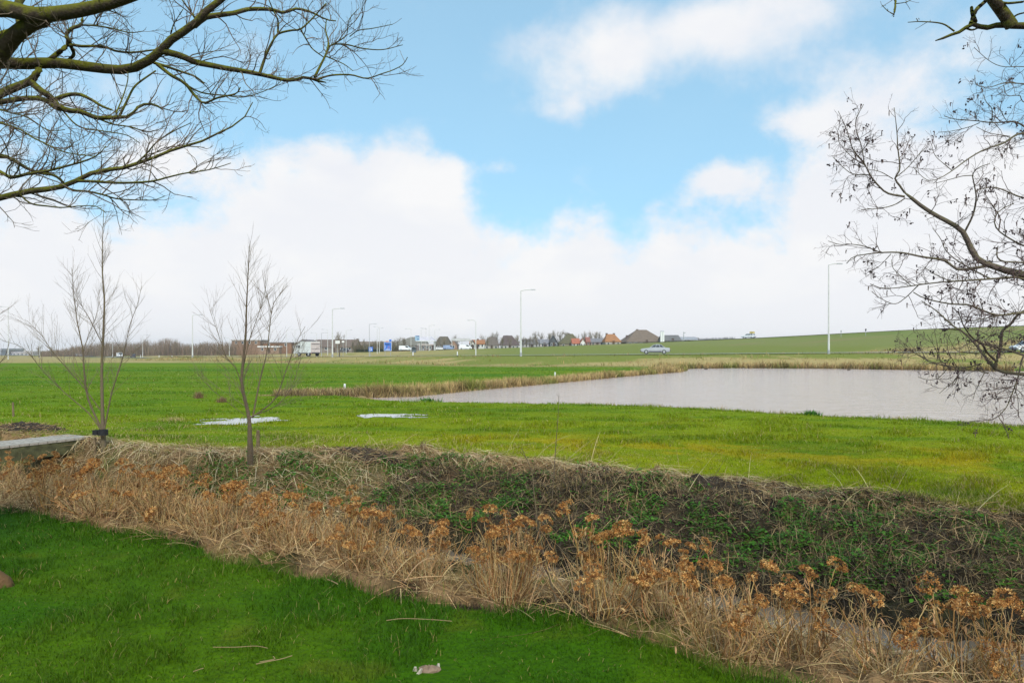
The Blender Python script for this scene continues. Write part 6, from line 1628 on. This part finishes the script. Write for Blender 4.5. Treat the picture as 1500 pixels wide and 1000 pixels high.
for k, (px, top, d, pr, lab) in enumerate(TREES):
    b = ground(px, 0, d); h = P(px, top, d)[2] - b[2]; o = copy_tree(FT[pr]); o.location = b; o.rotation_euler = (0, 0, k * 1.3); s_ = max(0.35, h / 7.6); o.scale = (s_, s_, s_)
    tag(o, lab, 'tree', 'bare trees around the village')
for o in FT:
    for c in kids(o): bpy.data.objects.remove(c)
    bpy.data.objects.remove(o)


def mass(name, segs, label, cols, dens, w, fan=0.25, group=None, kind='stuff', cat=None, mat=None, h0=0.55):
    """a belt of bare twigs: segs are (px0, px1, top row 0, top row 1, d, depth)"""
    g = Geo()
    for p0, p1, t0, t1_, d, dep in segs:
        n = int(dens * abs(p1 - p0)); f = RNG.uniform(0, 1, n); px = p0 + (p1 - p0) * f; dd = d + RNG.uniform(0, dep, n)
        x = (px - 750) / 1000 * dd; z = Hfn(x, dd); top = EYE + (YH - (t0 + (t1_ - t0) * f)) / 1000 * d
        hgt = np.maximum(0.5, (top - z)) * RNG.uniform(h0, 1.02, n) * (0.78 + 0.35 * fbm(px * 0.07, dd * 0.0 + 3.3, 5))
        az = RNG.uniform(0, 2 * pi, n); lean = RNG.uniform(0, fan, n); K = 5; u = np.linspace(0, 1, K)[None, :, None]
        dr = np.stack([np.cos(az) * lean, np.sin(az) * lean, np.ones(n)], 1); B = np.column_stack([x, dd, z - 0.3])
        Pt = B[:, None] + dr[:, None] * (hgt[:, None] * np.linspace(0, 1, K)[None])[:, :, None]; Pt[:, :, :2] += RNG.normal(0, 0.12, (n, K, 2)) * u
        wa = RNG.normal(0, 0.5, n); wd = np.stack([np.cos(wa), np.sin(wa), np.zeros(n)], 1)
        W = w * RNG.uniform(0.5, 1.4, n)[:, None] * np.array([1.2, 1.1, 0.9, 0.6, 0.25])[None]
        strands(g, Pt, W, wd, vary(np.array(cols)[RNG.integers(0, len(cols), n)], n, 0.3, 0.06))
        # side twigs
        i = RNG.integers(0, n, n * 2); k = RNG.integers(1, 4, n * 2); p = Pt[i, k]; az = RNG.uniform(0, 2 * pi, n * 2); q = np.stack([np.cos(az) * 0.7, np.sin(az) * 0.7, np.full(n * 2, 0.75)], 1)
        L = hgt[i] * RNG.uniform(0.12, 0.32, n * 2); Pq = p[:, None] + q[:, None] * (L[:, None] * np.linspace(0, 1, 3)[None])[:, :, None]
        strands(g, Pq, w * 0.6 * np.array([1, 0.7, 0.3])[None] * np.ones((n * 2, 1)), np.tile([1.0, 0, 0], (n * 2, 1)), vary(np.array(cols)[RNG.integers(0, len(cols), n * 2)], n * 2, 0.3, 0.06))
    o = g.build(name, mat or MDRY); return tag(o, label, cat or name.replace('_', ' '), group, kind)


BRN = [(0.24, 0.165, 0.115), (0.19, 0.135, 0.09), (0.28, 0.20, 0.14), (0.17, 0.14, 0.08)]
mass('thicket', [(60, 110, 512, 505, 345, 30), (105, 160, 503, 497, 335, 35), (155, 215, 497, 496, 330, 35), (212, 258, 496, 493, 325, 30), (255, 300, 497, 500, 325, 30), (295, 345, 499, 497, 318, 25)], 'brown leafless thicket along the far left road', BRN, 22, 0.15, h0=0.3)
mass('hedge', [(518, 540, 502, 503, 286, 5), (538, 578, 502, 501, 288, 6), (576, 604, 504, 504, 290, 5)], 'brown green leafless hedge behind the blue signs', [(0.15, 0.13, 0.07), (0.12, 0.12, 0.05), (0.18, 0.13, 0.09)], 30, 0.13, cat='hedge', kind='thing')
mass('hedge', [(522, 566, 510.3, 509.8, 279, 2)], 'low dark hedge beside the far road left of the big blue sign', [(0.04, 0.055, 0.025), (0.03, 0.045, 0.02)], 40, 0.10, cat='hedge', kind='thing')
mass('distant_woods', [(-60, 110, 516, 515, 600, 60), (1010, 1075, 492.5, 492, 420, 40), (980, 1012, 494, 493, 420, 40)], 'faint grey distant woods', [(0.22, 0.21, 0.20), (0.18, 0.18, 0.17)], 26, 0.35)

# ------------------------------------------------------------------ ducks on the pond
def duck(px, d, rz, label):
    root = empty('duck', ((px - 750) / 1000 * d, d, POND_Z), label, 'duck', 'ducks on the pond', rz)
    prof = [(-0.24, 0.10, 0.02), (-0.18, 0.07, 0.06), (-0.08, 0.05, 0.10), (0.04, 0.05, 0.105), (0.12, 0.06, 0.085), (0.17, 0.12, 0.05), (0.18, 0.19, 0.035), (0.19, 0.235, 0.042), (0.225, 0.245, 0.036), (0.25, 0.235, 0.014), (0.30, 0.228, 0.008)]
    g = Geo(); g.loft([[(x, r * cos(a_), z + r * 0.8 * sin(a_)) for a_ in np.linspace(0, 2 * pi, 13)[:-1]] for x, z, r in prof], (0.10, 0.075, 0.05)); g.build('body', MVC, root, True)


duck(1034, 75, 2.9, 'dark duck swimming near the far reed bank of the pond')
duck(1243, 72, 0.4, 'dark duck swimming in front of the tall lamp on the pond')


# ------------------------------------------------------------------ air
g = Geo(); g.box((0, 0, 5.5), (3400, 3400, 21))
hm = bpy.data.materials.new('air'); hm.use_nodes = True; nt = hm.node_tree; nt.nodes.clear()
ou = nt.nodes.new('ShaderNodeOutputMaterial'); pv = nt.nodes.new('ShaderNodeVolumePrincipled')
pv.inputs['Color'].default_value = (0.97, 0.97, 1.0, 1); pv.inputs['Density'].default_value = 0.0003; pv.inputs['Anisotropy'].default_value = 0.3
nt.links.new(pv.outputs[0], ou.inputs['Volume'])
tag(g.build('haze', hm), 'thin pale haze in the air', 'haze', kind='stuff')
